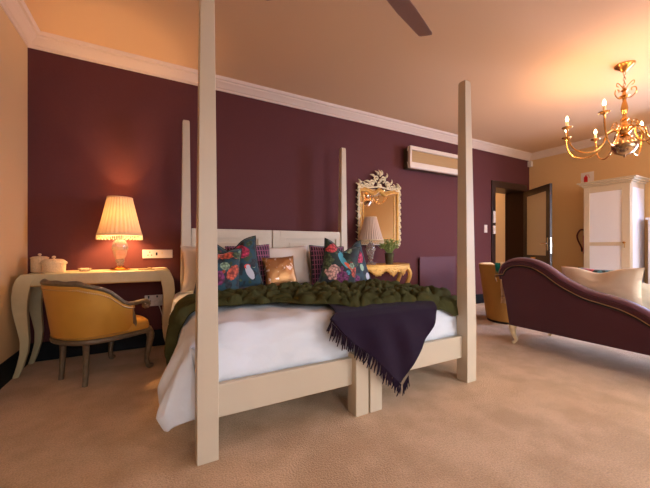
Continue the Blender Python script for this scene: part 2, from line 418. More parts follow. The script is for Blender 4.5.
trim_along('baseboard_left', 'navy_base', bp, [((XL+e, YF), (XL+e, YB), (1, 0), 1, -1)], e)
trim_along('baseboard_right', 'navy_base', bp, [((XR-e, YF), (XR-e, YB), (-1, 0), 1, 0)], e)

# door frame and leaf
b = MB()
for x0, x1 in ((D0-.09, D0), (D1, D1+.09)): b.box(x0, x1, YB-.025, YB, 0, DH+.1)
b.box(D0, D1, YB-.025, YB, DH, DH+.1)
b.box(D0, D0+.02, YB-.02, YB+WT, 0, DH).box(D1-.02, D1, YB-.02, YB+WT, 0, DH).box(D0+.02, D1-.02, YB-.02, YB+WT, DH-.02, DH)
fr = struct(b.build('trim_4', 'darkwood', smooth=False, bevel=.004))
ang = math.radians(-90-35)               # direction of the open leaf seen from its hinge
dx, dy = math.cos(ang), math.sin(ang)
dr = bpy.data.objects.new('door_1', None); COL.objects.link(dr); dr['kind'] = 'structure'
dr.location = (D1-.025, YB-.03, .01); dr.rotation_euler = (0, 0, ang); ORG_OF[dr.name] = V((0,0,0))
L_, T_, HH = .88, .04, 2.07
b = MB().box(0, .11, -T_/2, T_/2, 0, HH).box(L_-.11, L_, -T_/2, T_/2, 0, HH).box(.11, L_-.11, -T_/2, T_/2, HH-.11, HH).box(.11, L_-.11, -T_/2, T_/2, 0, .84)
b.build('door_leaf', 'darkwood', dr, smooth=False, world=False, bevel=.004)
MB().box(.11, L_-.11, -.006, .006, .84, HH-.11).build('glass_panel', 'frost', dr, smooth=False, world=False)
b = MB()
for s in (1, -1):
    y = s*T_/2
    b.box(L_-.075, L_-.035, min(y, y+s*.006), max(y, y+s*.006), .93, 1.15)
    b.sweep([(L_-.055, y, 1.05), (L_-.055, y+s*.045, 1.05), (L_-.08, y+s*.05, 1.05), (L_-.17, y+s*.05, 1.05)], .008, 8)
b.box(L_, L_+.003, -.011, .011, .88, 1.15)
b.build('door_handle', mat('brushed_steel', srgb(190, 186, 180), .25, metal=1), dr, world=False)
MB().box(.30, .46, T_/2, T_/2+.012, .735, .80).box(.30, .46, -T_/2-.012, -T_/2, .735, .80).build('letter_plate', 'brass', dr, world=False, smooth=False, bevel=.003)

def plate(name, label, cat, x, z, w, h, y=YB, buttons=(), m='white_plastic'):
    t = thing(name, label, cat, (x, y-.001, z-h/2))
    MB().box(x-w/2, x+w/2, y-.012, y-.001, z-h/2, z+h/2).build('cover_plate', m, t, smooth=False, bevel=.003)
    for nm, bx, bz, bw, bh, mm in buttons:
        MB().box(x+bx-bw/2, x+bx+bw/2, y-.016, y-.012, z+bz-bh/2, z+bz+bh/2).build(nm, mm, t, smooth=False)
    return t
# x from the photograph's wall positions
plate('light_switch', 'white light switch on purple wall left of door', 'light switch', 5.22, 1.33, .08, .14,
      buttons=[('rocker', -.016, 0, .024, .05, 'cornice'), ('rocker', .016, 0, .024, .05, 'cornice')])
def keeper(z, h, label, nm, cat):
    t = thing(nm, label, cat, (D0-.045, YB-.026, z-h/2))
    MB().box(D0-.075, D0-.02, YB-.045, YB-.026, z-h/2, z+h/2).build('casing', 'white_plastic', t, smooth=False, bevel=.003)
    MB().box(D0-.06, D0-.035, YB-.049, YB-.045, z-.02, z+.03).build('lens', 'paper', t, smooth=False)
keeper(1.55, .21, 'larger white sensor box, upper one on the dark door frame', 'motion_detector', 'sensor')
keeper(1.315, .15, 'smaller white switch box, lower one on the dark door frame', 'frame_switch', 'switch')

hol = 'black'
def socket_holes(cx, cz):
    return [('socket_hole', cx+a, cz+c, .008, .012, hol) for a, c in ((0, .018), (-.016, -.012), (.016, -.012))]
plate('wall_socket', 'long cream wall socket above the desk, right of the lit lamp', 'wall socket', .005, .93, .27, .085,
      buttons=socket_holes(-.07, 0)+[('rocker_switch', -.01, 0, .016, .03, hol), ('rocker_switch', .04, .01, .012, .02, 'paper')])
ws = plate('wall_socket', 'white wall socket under the desk with plugged-in cable', 'wall socket', -.03, .46, .16, .11,
      buttons=socket_holes(-.045, .01)+[('rocker_switch', -.045, .04, .014, .02, hol), ('rocker_switch', .03, .04, .014, .02, hol)])
pg = thing('plug', 'white plug and cable in the socket under the desk', 'plug', (.0, YB-.06, .44))
MB().box(-.025, .025, YB-.06, YB-.014, .42, .465).build('plug_body', 'white_plastic', pg, smooth=False, bevel=.006)
MB().sweep(catmull([(0, YB-.06, .44), (.02, YB-.09, .41), (.05, YB-.08, .3), (.07, YB-.06, .2), (.09, YB-.06, .01)], 6), .004, 6).build('cable', 'white_plastic', pg)

# ------------------------------------------------------------------ beds
BH = 2.24
def post(t, x0, x1, y0, y1, z, shift, mid=.42):
    w = x1-x0; cx, cy = (x0+x1)/2, (y0+y1)/2; d = y1-y0
    b = MB().frustum((cx, cy, 0), w, d, (cx, cy, mid), w, d)
    b.frustum((cx, cy, mid), w, d, (cx+shift, cy, z-.015), .062, .062); b.frustum((cx+shift, cy, z-.015), .062, .062, (cx+shift, cy, z), .05, .05)
    b.build('bed_post', 'cream_wood', t, smooth=False, bevel=.003)
def bed(label, xa, xb, tall_left):
    t = thing('poster_bed', label, 'bed', ((xa+xb)/2, 2.45, 0), group='pair of cream poster beds')
    y0, y1, yb0, yb1 = 1.53, 1.625, 3.31, 3.41
    if tall_left:
        post(t, xa, xa+.095, y0, y1, BH, .0); post(t, xa+.04, xa+.14, yb0, yb1, BH, 0)
        fx0, fx1 = xb-.09, xb; sx = xb
    else:
        post(t, xb-.10, xb, y0, y1, BH, -.022); post(t, xb-.105, xb-.005, yb0, yb1, BH, 0)
        fx0, fx1 = xa, xa+.09; sx = xa
    MB().box(fx0, fx1, y0, y1, 0, .36).build('leg', 'cream_wood', t, smooth=False, bevel=.004)
    MB().box(fx0, fx1, yb0+.02, yb1, 0, 1.185).build('headboard_stile', 'cream_wood', t, smooth=False, bevel=.003)
    ra, rb = (xa+.095, xb-.09) if tall_left else (xa+.09, xb-.10)
    MB().box(ra, rb, 1.575, 1.61, .175, .335).build('foot_rail', 'cream_wood', t, smooth=False, bevel=.004)
    ha, hb = (xa+.14, fx0) if tall_left else (fx1, xb-.105)
    b = MB().box(ha, hb, 3.345, 3.375, .3, 1.185)
    fw = .09
    b.box(ha, hb, 3.33, 3.345, 1.185-fw, 1.185).box(ha, hb, 3.33, 3.345, .3, .45).box(ha, ha+fw*.7, 3.33, 3.345, .45, 1.185-fw).box(hb-fw*.7, hb, 3.33, 3.345, .45, 1.185-fw)
    b.build('headboard', 'cream_wood', t, smooth=False, bevel=.004)
    MB().box(ha+.11, hb-.11, 3.338, 3.345, .5, 1.185-fw-.045).build('headboard_panel', 'cream_wood', t, smooth=False, bevel=.003)
    for x0 in (xa+.045, xb-.075):
        MB().box(x0, x0+.03, 1.61, 3.345, .175, .335).build('side_rail', 'cream_wood', t, smooth=False, bevel=.003)
    b = MB()
    for k in range(10): b.box(xa+.075, xb-.075, 1.75+k*.165, 1.83+k*.165, .30, .318)
    b.build('slats', 'cream_wood', t, smooth=False)
    mt = MB().box(xa+.085, xb-.035, 1.76, 3.30, .32, .545)
    if not tall_left:
        mt = MB().box(xa+.035, xb-.11, 1.76, 3.30, .32, .545)
    tag(mt.build('mattress', 'mattress', smooth=False, bevel=.04), 'mattress on the %s bed under the white duvet' % ('left' if tall_left else 'right'), 'mattress', 'mattresses')
bed('cream painted poster bed with tapered posts, left of the joined pair', .16, 1.118, True)
bed('cream painted poster bed with tapered posts, right of the joined pair', 1.13, 2.107, False)

# duvet
def fold(x, y, s, k=0): return noise.noise(V((x*s, y*s, k)))
def duvet(u, v):
    y = lerp(1.63, 3.30, v**1.35)
    fr = max(0, (1.79-y)/.16); drop = .27*(1-math.sqrt(max(0, 1-min(1, fr)**2.2)))
    xl_hem = interp([(1.63, .20), (1.636, .13), (1.66, .045), (1.70, .005), (1.9, .035), (2.1, .085), (2.5, .115), (3.3, .12)], y)
    zl_hem = interp([(1.63, .17), (1.68, .115), (1.9, .16), (2.3, .24), (3.3, .28)], y)
    xr_hem = interp([(1.63, 2.16), (1.68, 2.24), (1.85, 2.27), (2.1, 2.22), (3.3, 2.17)], y)
    tb = [(0, xl_hem+.035, zl_hem), (.03, xl_hem, zl_hem+.05), (.09, xl_hem+.005, zl_hem+.13), (.15, lerp(xl_hem, .12, .55), .42), (.20, .13, .53), (.235, .185, .572), (.28, .30, .585),
          (.5, 1.15, .585), (.73, 1.95, .585), (.77, 2.06, .57), (.81, 2.13, .52), (.87, lerp(xr_hem, 2.15, .4), .40), (.93, xr_hem, .27), (.97, xr_hem, .18), (1, xr_hem-.05, .13)]
    for a, b_ in zip(tb, tb[1:]):
        if u <= b_[0]+1e-9:
            t = (u-a[0])/(b_[0]-a[0]); x = lerp(a[1], b_[1], t); z = lerp(a[2], b_[2], t); break
    top = sstep(.12, .25, u)*(1-sstep(.76, .88, u))
    z -= drop*sstep(.19, .26, u)*(1-sstep(.74, .81, u))
    y2 = y
    side = 1-top
    n1 = fold(u*9+z*2, y, 3.2); n2 = fold(y*2.3, z*1.2+u*2, 3.0, 5)
    x += side*(.035*fold(y*1.6, z*.6, 4.5, 2)+.034*(.3-abs(fold(y*2.2+z*.8, z*.5, 3.2, 7)))*2*sstep(.0, .12, u))*(1 if u < .5 else -1)
    z += top*(.012*n1+.008*fold(x, y, 7, 3)+.010*fr*fold(x*2, y*5, 3, 4)) + side*.03*fold(y*3, u*4, 3, 9)
    ridge = abs(fold(x*3+y*1.4, y*4, 1.6, 11))
    z += top*.016*(.5-ridge)*sstep(0, .5, fr+.15)
    y2 -= top*min(1, fr)*(.018*(fold(x*1.4, z*4, 5, 6)+.4)+.016*(.4-abs(fold(x*1.6+z*5, z*2, 4, 8))))
    return (x, y2, z)
dv = MB().grid(duvet, 230, 120).build('duvet', 'linen', solid=.02)
tag(dv, 'rumpled white duvet spread over both beds, bulging past the posts', 'duvet')

# chunky fur throw
def cells(p, q, a, b_):
    """nearest jittered cell: returns 0..1 distance"""
    i0, j0 = math.floor(p/a), math.floor(q/b_); best = 9; sec = 9
    for i in range(i0-1, i0+2):
        for j in range(j0-1, j0+2):
            rx = noise.cell(V((i*1.37+.2, j*2.11+.7, 1.3))); ry = noise.cell(V((i*3.1+.5, j*.77+.1, 8.1)))
            cx = (i+.5+.42*(rx*2-1)+.5*(j % 2))*a; cy = (j+.5+.40*(ry*2-1))*b_
            d = math.hypot((p-cx)/a, (q-cy)/b_)
            if d < best: best, sec = d, best
            elif d < sec: sec = d
    return best, sec
path = [V((.115, .27)), V((.10, .33)), V((.10, .42)), V((.125, .53)), V((.18, .60)), V((.30, .618)), V((.8, .622)), V((1.4, .622)), V((1.95, .618)), V((2.08, .59)), V((2.155, .53))]
cp = catmull([(p.x, p.y, 0) for p in path], 10)
cl = [0]
for a_, b_ in zip(cp, cp[1:]): cl.append(cl[-1]+(b_-a_).length)
LT = cl[-1]
def on_path(s):
    s = max(0, min(LT, s))
    for i in range(len(cl)-1):
        if s <= cl[i+1]: break
    t = (s-cl[i])/(cl[i+1]-cl[i]); p = cp[i].lerp(cp[i+1], t); d = (cp[i+1]-cp[i]).normalized()
    return p.x, p.y, V((-d.y, d.x))
YFR = [(0, 2.06), (.3, 2.03), (.62, 2.10), (.9, 2.02), (1.15, 1.84), (1.32, 1.68), (1.55, 1.72), (1.9, 1.66), (2.2, 1.60), (2.6, 1.64)]
YBK = [(0, 2.30), (.3, 2.36), (.5, 2.48), (.8, 2.64), (1.1, 2.68), (1.6, 2.60), (2.2, 2.56), (LT, 2.45)]
def throw(top):
    def f(u, v):
        s = u*LT
        ya, yb = interp(YFR, s)+.03*fold(s*2, 0, 3, 1)+.035*fold(s*4, 0, 3, 6), interp(YBK, s)+.03*fold(s*2, 5, 3, 1)
        y = lerp(ya, yb, v)
        x, z, n = on_path(s)
        # droop at the front edge where it hangs over the duvet's shoulder
        z -= .25*max(0, (1.77-y)/.17)**2*.55 if s > .5 else 0
        edge = min(1, min(v, 1-v)*(yb-ya)/.03, min(u, 1-u)*LT/.04)
        edge = math.sqrt(max(0, 1-(1-max(0, edge))**2))
        if top:
            hang = 1-sstep(.35, .7, s)
            w = .02*fold(s*3, y*3, 2, 4)
            b1, s1 = cells(s+w, y+w, .098, .066)
            h = (.058+.02*fold(s*1.7, y*2, 4, 21))*min(1, (s1-b1)*2.0)**.6*(1-.35*b1)
            h = max(h, -.014)+.014*(.5+fold(s, y, 4, 2))
            if hang > 0:
                h2 = .035*abs(math.sin((y*9+fold(s*2, y*2, 1.5, 3)*2.2)*PI*.55))+.012
                h = lerp(h, h2+.015, hang*.75)
            h = h*edge
        else: h = -.004
        return (x+n.x*h, y, z+n.y*h)
    return f
b = MB().grid(throw(True), 380, 130); b.grid(throw(False), 100, 36, flip=True)
tag(b.build('throw_blanket', 'fur', angle=180), 'chunky olive green fur throw laid across the beds', 'throw')

# purple shawl with fringe
def zy(z):      # y of the hanging cloth at height z
    return interp([(.10, 1.500), (.34, 1.500), (.42, 1.52), (.50, 1.560), (.56, 1.60), (.59, 1.65), (.603, 1.74), (.612, 1.85)], z)
LE = [(0, (1.0, .612)), (.2, (.89, .565)), (.35, (.94, .50)), (.5, (1.02, .43)), (.65, (1.12, .355)), (.8, (1.21, .265)), (1, (1.325, .155))]
RE = [(0, (1.80, .612)), (.2, (1.77, .57)), (.4, (1.68, .48)), (.6, (1.56, .385)), (.8, (1.46, .28)), (1, (1.345, .150))]
def ledge(v, T):
    for (a, p), (c, q) in zip(T, T[1:]):
        if v <= c: t = (v-a)/(c-a); return lerp(p[0], q[0], t), lerp(p[1], q[1], t)
    return T[-1][1]
def shawl(u, v):
    (xa, za), (xb, zb) = ledge(v, LE), ledge(v, RE)
    x, z = lerp(xa, xb, u), lerp(za, zb, u)
    hang = sstep(.6, .45, z) if False else 1-sstep(.42, .6, z)
    y = zy(z)-.012*fold(x*3, z*.8, 3, 2)*hang-.018*hang*math.sin(x*26+z*5)*.5
    return (x, y-.012, z+.006*fold(x, z, 6, 3)*(1-hang)+.012*(1-hang))
sh = MB().grid(shawl, 60, 60).build('shawl', 'shawl', solid=.006)
tag(sh, 'purple woven shawl with knotted fringe hanging over the bed foot', 'shawl')
b = MB()
for k in range(64):
    v = .18+.82*k/63; x, z = ledge(v, LE); y = zy(z)-.02
    L = random.uniform(.045, .085); dxx = random.uniform(-.045, -.005); dz = -L
    b.sweep([(x, y, z), (x+dxx*.5, y-.008+random.uniform(-.006, .006), z+dz*.5), (x+dxx*.8+random.uniform(-.008, .008), y-.006, z+dz)], [.004, .0055, .0025], 5)
for k in range(8):
    v = .93+.07*k/7; x, z = ledge(v, RE); y = zy(z)-.02
    b.sweep([(x, y, z), (x-.004, y-.006, z-.03), (x-random.uniform(-.01, .02), y, z-.07)], [.0035, .004, .002], 5)
fo = b.build('fringe', 'shawl', sh); fo['kind'] = 'stuff'

# ------------------------------------------------------------------ cushions
def cushion(name, label, cat, m, loc, w, h, t, yaw=0, lean=0, roll=0, chop=0, group=None, pipe=None, ears=.1, edge_m=None, seed=0):
    def side(sg):
        def f(u, v):
            a, c = u*2-1, v*2-1
            x = a*w/2*(1-ears*(1-c*c)); z = c*h/2*(1-ears*(1-a*a))
            th = t/2*max(0, (1-a**2)*(1-c**2))**.42
            ch = chop*math.exp(-(a/.38)**2)*sstep(-.3, 1, c)
            z -= ch; th *= 1-.45*(ch/(chop+1e-6) if chop else 0)
            th += .008*fold(a*2+seed, c*2, 1.5, seed)*(1-a*a)*(1-c*c)
            return (x, sg*th, z+h/2)
        return f
    r = (Matrix.Rotation(yaw, 4, 'Z') @ Matrix.Rotation(lean, 4, 'X') @ Matrix.Rotation(roll, 4, 'Y')).to_euler()
    b = MB().grid(side(-1), 24, 24); b.grid(side(1), 24, 24, flip=True)
    # object origin at the cushion's centre of print: shift
    for p in b.v: p.z -= h/2
    ce = V(loc)
    o = b.build(name, m, None, world=False, angle=80)
    o.location = ce; o.rotation_euler = r
    tag(o, label, cat, group)
    if pipe:
        pts = []
        fn = side(1); n = 18
        for i in range(n): pts.append(fn(i/n, 0))
        for i in range(n): pts.append(fn(1, i/n))
        for i in range(n): pts.append(fn(1-i/n, 1))
        for i in range(n): pts.append(fn(0, 1-i/n))
        pts = [(p[0], p[1], p[2]-h/2) for p in pts]
        MB().sweep(pts, .006, 6, closed=True).build('piping', pipe, o, world=False)
    return o
D = math.radians
cushion('pillow', 'white pillow propped against the left headboard behind the near post', 'pillow', 'pillow_white', (.50, 3.17, .80), .62, .44, .16, lean=D(-14), seed=1)
cushion('pillow', 'white pillow behind the gold sequin cushion', 'pillow', 'pillow_white', (1.20, 3.16, .80), .62, .44, .16, lean=D(-14), roll=D(-2), seed=2)
cushion('pillow', 'white pillow behind the right-hand floral cushions', 'pillow', 'pillow_white', (1.78, 3.20, .76), .56, .40, .14, lean=D(-12), seed=3)
cushion('cushion', 'dark checked cushion behind the rose and finch floral cushion', 'cushion', 'check', (.80, 3.04, .805), .43, .43, .13, lean=D(-12), roll=D(-3), pipe='check', ears=.05, seed=4)
cushion('cushion', 'dark checked cushion beside the right-hand floral cushions', 'cushion', 'check', (1.66, 3.02, .80), .43, .43, .13, lean=D(-12), roll=D(2), pipe='black', ears=.05, seed=5)
cushion('cushion', 'teal floral cushion with red rose and white finch', 'cushion', 'floral_a', (.60, 2.90, .84), .52, .50, .16, lean=D(-14), roll=D(-6), chop=.10, pipe='black', seed=6)
cushion('cushion', 'floral cushion with orange lilies, half hidden by the near bed post', 'cushion', 'floral_b', (.46, 2.74, .80), .37, .44, .15, yaw=D(6), lean=D(-16), roll=D(8), chop=.05, pipe='black', seed=7)
cushion('cushion', 'floral cushion with bird and pale peony, front one on the right', 'cushion', 'floral_c', (1.665, 2.78, .81), .41, .50, .14, yaw=D(-8), lean=D(-14), roll=D(14), chop=.08, pipe='black', seed=8)
cushion('cushion', 'teal floral cushion with single red rose, nearest the bedside lamp', 'cushion', 'floral_d', (1.90, 2.95, .80), .48, .50, .15, yaw=D(4), lean=D(-14), roll=D(-9), chop=.10, pipe='black', seed=9)
cushion('cushion', 'small gold sequin cushion in the middle of the bed', 'cushion', 'sequin', (1.045, 2.86, .76), .33, .31, .12, lean=D(-18), roll=D(-3), ears=.07, seed=10)

# ------------------------------------------------------------------ desk
dk = thing('writing_desk', 'pale gilt desk with curved legs against the dark wall', 'desk', (-.415, 3.40, 0))
xa, xb, ya, yb = -.915, .085, 3.20, 3.58
b = MB().prism([(xa, .695), (xb, .695), (xb, .775), (xb-.015, .79), (xa+.015, .79), (xa, .775)], 'y', ya, yb)
b.build('table_top', 'desk', dk, smooth=False, bevel=.008)
MB().box(xa+.05, xb-.05, ya-.004, ya, .692, .70).build('edge_gilding', 'desk_edge', dk, smooth=False)
OUT = [(.79, .0), (.765, .025), (.70, .050), (.60, .060), (.50, .052), (.40, .032), (.28, .010), (.18, .012), (.08, .032), (0, .055)]
WID = [(.79, .10), (.70, .105), (.60, .098), (.50, .085), (.40, .070), (.28, .055), (.15, .045), (0, .036)]
def desk_leg(sx, y0, y1):
    b = MB(); zs = [i*.79/26 for i in range(27)]
    o_t = sorted(OUT); w_t = sorted(WID)
    poly = []
    ex = xa if sx < 0 else xb
    for z in zs: poly.append((ex+sx*interp(o_t, z), z))
    for z in reversed(zs): poly.append((ex+sx*(interp(o_t, z)-interp(w_t, z)), z))
    # build as quads strip so the concave outline stays clean
    n = len(zs); vs = []
    for i, z in enumerate(zs):
        o_, w_ = interp(o_t, z), interp(w_t, z); ty = interp([(0, .012), (.3, .006), (.79, 0)], z)
        for (x, y) in ((ex+sx*o_, y0+ty), (ex+sx*(o_-w_), y0+ty), (ex+sx*(o_-w_), y1-ty), (ex+sx*o_, y1-ty)): vs.append((x, y, z))
    fs = [(0, 1, 2, 3), tuple(range((n-1)*4, n*4))]
    for i in range(n-1):
        for j in range(4): fs.append((i*4+j, i*4+(j+1) % 4, (i+1)*4+(j+1) % 4, (i+1)*4+j))
    b.add(vs, fs); b.build('leg', 'desk', dk, angle=35, bevel=.004)
for sx in (-1, 1):
    desk_leg(sx, ya-.004, ya+.055); desk_leg(sx, yb-.055, yb+.004)

# things on the desk
ZT = .791
t = thing('trinket_box', 'round cream fretwork pot with knobbed lid, back one on desk', 'box', (-.872, 3.46, ZT))
MB().lathe([(.053, 0), (.057, .004), (.057, .105), (.053, .11)], (-.872, 3.46, ZT), 28).build('pot_body', 'basket', t)
ld = MB().lathe([(.060, .11), (.060, .12), (.045, .128), (.015, .132)], (-.872, 3.46, ZT), 28).build('lid', 'basket', t)
MB().lathe([(.006, .13), (.006, .136), (.013, .142), (.011, .152), (0, .156)], (-.872, 3.46, ZT), 14).build('knob', 'basket', ld)
t = thing('trinket_box', 'oval cream fretwork box with wide lid, front one on desk', 'box', (-.755, 3.35, ZT))
c = (-.755, 3.35, ZT)
MB().lathe([(.074, 0), (.078, .004), (.080, .07)], c, 32, sy=.72).build('pot_body', 'basket', t)
ld = MB().lathe([(.088, .068), (.090, .076), (.087, .084), (.07, .10), (.055, .108), (.01, .112)], c, 32, sy=.72).build('lid', 'basket', t)
MB().lathe([(.006, .11), (.006, .116), (.014, .122), (.012, .133), (0, .137)], c, 14).build('knob', 'basket', ld)
t = MB().lathe([(0, 0), (.025, 0), (.035, .004), (.047, .028), (.042, .028), (.03, .012), (.012, .008), (0, .008)], (-.545, 3.33, ZT), 20, wob=lambda a: 1+.07*math.sin(8*a)).build('glass_dish', 'crystal')
tag(t, 'small cut glass dish on the desk left of the lamp', 'dish')
t = thing('notepad', 'cream notepad lying on the right end of the desk', 'notepad', (.0, 3.38, ZT), (0, 0, D(12)))
MB().box(-.07, .07, -.05, .05, 0, .012).build('pages', 'paper', t, smooth=False, world=False, bevel=.002)
MB().box(-.072, -.05, -.052, .052, .0, .016).build('spine', 'desk_edge', t, smooth=False, world=False)
t = tag(MB().sweep([(-.15, 3.31, ZT+.006), (-.02, 3.285, ZT+.006)], .005, 8).build('pen', 'chairwood'), 'silver pen beside the notepad on the desk', 'pen')

def table_lamp(label, x, y, z, rb, rt, sh_h, base_h, lit, shade, group='crystal table lamps with pleated shades'):
    t = thing('table_lamp', label, 'lamp', (x, y, z), group=group)
    c = (x, y, z)
    MB().lathe([(.0, 0), (.075, 0), (.078, .008), (.07, .018), (.045, .024), (.035, .034), (.02, .04)], c, 28).build('base', 'crystal' if not lit else 'brass', t)
    k = base_h
    body = [(.018, .04), (.026, .05), (.020, .07), (.030, .10*k/.33), (.045, .125*k/.33), (.052, .16*k/.33), (.056, .19*k/.33), (.058, .225*k/.33), (.052, .25*k/.33), (.036, .27*k/.33), (.022, .285*k/.33), (.02, .33*k/.33)]
    MB().lathe(body, c, 24, wob=lambda a: 1+.07*math.cos(10*a)).build('stem', 'crystal', t)
    MB().sweep([(x, y, z+k*.98), (x, y, z+k+.10)], .009, 8).build('lamp_holder', 'brass', t)
    for (rr, zz, sz) in ((.05, z+.20*k/.33, (.018, .018, .022)), (.026, z+.085, (.011, .011, .02))):
        b = MB()
        for q in range(10):
            a = q*PI/5; b.ball((x+rr*math.cos(a), y+rr*math.sin(a), zz), sz, 6, 5)
        b.build('faceted_collar', 'crystal', t)
    z0, z1 = z+k-.01, z+k-.01+sh_h
    pl = 30
    b = MB().lathe([(rb, z0), (lerp(rb, rt, .25)*.985, lerp(z0, z1, .25)), (lerp(rb, rt, .6)*.98, lerp(z0, z1, .6)), (rt, z1)], (x, y, 0), pl*8, wob=lambda a: 1+.035*math.cos(pl*a))
    # lathe() caps rings; drop caps so the shade stays open
    b.f = [f for f in b.f if len(f) == 4]
    so = b.build('lamp_shade', shade, t, angle=180)
    for (rr, zz, hh) in ((rb+.004, z0, .014), (rt+.003, z1-.008, .01)):
        MB().sweep([(x+rr*math.cos(2*PI*i/48), y+rr*math.sin(2*PI*i/48), zz) for i in range(48)], [(hh/2, .004)]*48, 8, closed=True).build('shade_braid', 'shade_trim', so)
    b = MB()
    nf = 64
    for i in range(nf):
        a = 2*PI*i/nf; px, py = x+(rb+.004)*math.cos(a), y+(rb+.004)*math.sin(a); L = .035 if i % 2 else .05
        b.sweep([(px, py, z0-.004), (px, py, z0-L*.7)], .0022, 4); b.ball((px, py, z0-L*.75), (.006, .006, .009), 6, 4)
    f = b.build('beaded_fringe', 'candle', so); f['kind'] = 'stuff'
    b = MB()
    for i in range(3):
        a = 2*PI*i/3; b.sweep([(x, y, z0+.10), (x+rb*.93*math.cos(a), y+rb*.93*math.sin(a), z0+.02)], .002, 5)
    b.build('shade_frame', 'brass', t)
    MB().ball((x, y, z+k+.14), (.028, .028, .036), 12, 8).build('bulb', 'bulb' if lit else 'candle', t)
    return t
table_lamp('lit crystal table lamp with pleated shade on the desk', -.30, 3.42, ZT, .172, .095, .345, .33, True, 'shade')

# ------------------------------------------------------------------ desk chair
ch = thing('armchair', 'mustard leather armchair with carved silver frame at the desk', 'chair', (-.39, 3.03, 0), (0, 0, D(38)))
def U(t):     # plan of the shell, t in -1..1 from near arm front to far arm front
    # back at x=-.27, sides at y=+-.27
    if abs(t) > .5:
        s = (abs(t)-.5)/.5; x = -.10+s*.17; y = .275
        y = .255+.02*math.sin(s*PI)
    else:
        a = t/.5*PI/2; x = -.10-.20*math.cos(a); y = abs(.255*math.sin(a))
    return x, (y if t > 0 else -y)
def rail_h(t): return interp([(0, .745), (.25, .74), (.42, .70), (.55, .645), (.7, .59), (.85, .565), (1, .56)], abs(t))
def shell(off, top):
    def f(u, v):
        t = u*2-1; x, y = U(t)
        z = lerp(.35, rail_h(t)-.012, v)
        n = V((x+.02, y, 0)).normalized()
        flare = (v-.25)*.055*(1-.7*sstep(.5, 1, abs(t)))
        cut = .11*(1-v)**1.2*sstep(.85, 1, abs(t))*0
        return (x+n.x*(off+flare), y+n.y*(off+flare), z)
    return f
b = MB().grid(shell(.014, 1), 60, 16); b.grid(shell(-.025, 1), 60, 16, flip=True)
b.build('backrest', 'leather', ch, world=False, angle=80)
pts = []
for i in range(61):
    t = -1+2*i/60; x, y = U(t); n = V((x+.02, y, 0)).normalized(); fl = .75*.055*(1-.7*sstep(.5, 1, abs(t)))
    pts.append((x+n.x*(fl), y+n.y*(fl), rail_h(t)))
x0, y0, z0 = pts[0]; x1, y1, z1 = pts[-1]
def curl(x, y, z):
    o = [(x+.04, y, z+.002), (x+.08, y, z+.006), (x+.115, y, z+.002), (x+.132, y, z-.020), (x+.118, y, z-.042), (x+.098, y, z-.036), (x+.10, y, z-.018)]
    return o
allp = list(reversed(curl(x0, y0, z0)))+pts+curl(x1, y1, z1)
allp = catmull(allp, 2)
MB().sweep(allp, (.017, .021), 10).build('top_rail', 'chairwood', ch, world=False)
for sg, (px, py, pz) in ((-1, pts[0]), (1, pts[-1])):
    MB().sweep(catmull([(px-.005, py, .575), (px-.012, py, .52), (px+.004, py*.99, .46), (px+.016, py*.985, .40), (px+.014, py*.98, .345)], 5), [(.017, .019)]*21, 8).build('arm_post', 'chairwood', ch, world=False)
    b = MB()
# carved crest ends on the back
b = MB()
b.sweep([(p[0], p[1], p[2]+.012) for p in pts[21:40]], [(.006+.009*abs(math.sin(i*.7)), .014) for i in range(19)], 8)
b.build('carved_crest', 'chairwood', ch, world=False)
# seat rail (closed loop) and cushion
def seatloop(k, off=0):
    t = k*2*PI
    q = []
    return q
sp = [(-.29, 0), (-.25, .16), (-.12, .255), (.08, .285), (.21, .27), (.27, .15), (.285, 0), (.27, -.15), (.21, -.27), (.08, -.285), (-.12, -.255), (-.25, -.16)]
loop = catmull([(x, y, .325) for x, y in sp], 6, closed=True)
MB().sweep(loop, (.019, .016), 8, closed=True).build('seat_rail', 'chairwood', ch, world=False)
n = len(loop); vs = []; prof_ = [(1.0, .335), (1.01, .36), (.985, .395), (.9, .418), (.6, .43), (.0, .434)]
b = MB()
for (k, z) in prof_:
    for p in loop: vs.append((p.x*k*.985, p.y*k*.985, z))
fs = []
for i in range(len(prof_)-1):
    for j in range(n): fs.append((i*n+j, i*n+(j+1) % n, (i+1)*n+(j+1) % n, (i+1)*n+j))
b.add(vs, fs).build('seat', 'leather', ch, world=False, angle=80)
b = MB()
for i in range(0, 61):
    for k in range(2):
        t = -1+2*(i+k*.5)/60
        if t > 1: continue
        x, y = U(t); nn = V((x+.02, y, 0)).normalized()
        f1 = .014+(-.25)*.055*(1-.7*sstep(.5, 1, abs(t))); b.ball((x+nn.x*(f1+.002), y+nn.y*(f1+.002), .358), .0045, 6, 4)
        v_ = .94; f2 = .014+(v_-.25)*.055*(1-.7*sstep(.5, 1, abs(t))); b.ball((x+nn.x*(f2+.002), y+nn.y*(f2+.002), lerp(.35, rail_h(t)-.012, v_)-.006), .0045, 6, 4)
o = b.build('nailhead_trim', 'nail', ch, world=False); o['kind'] = 'stuff'
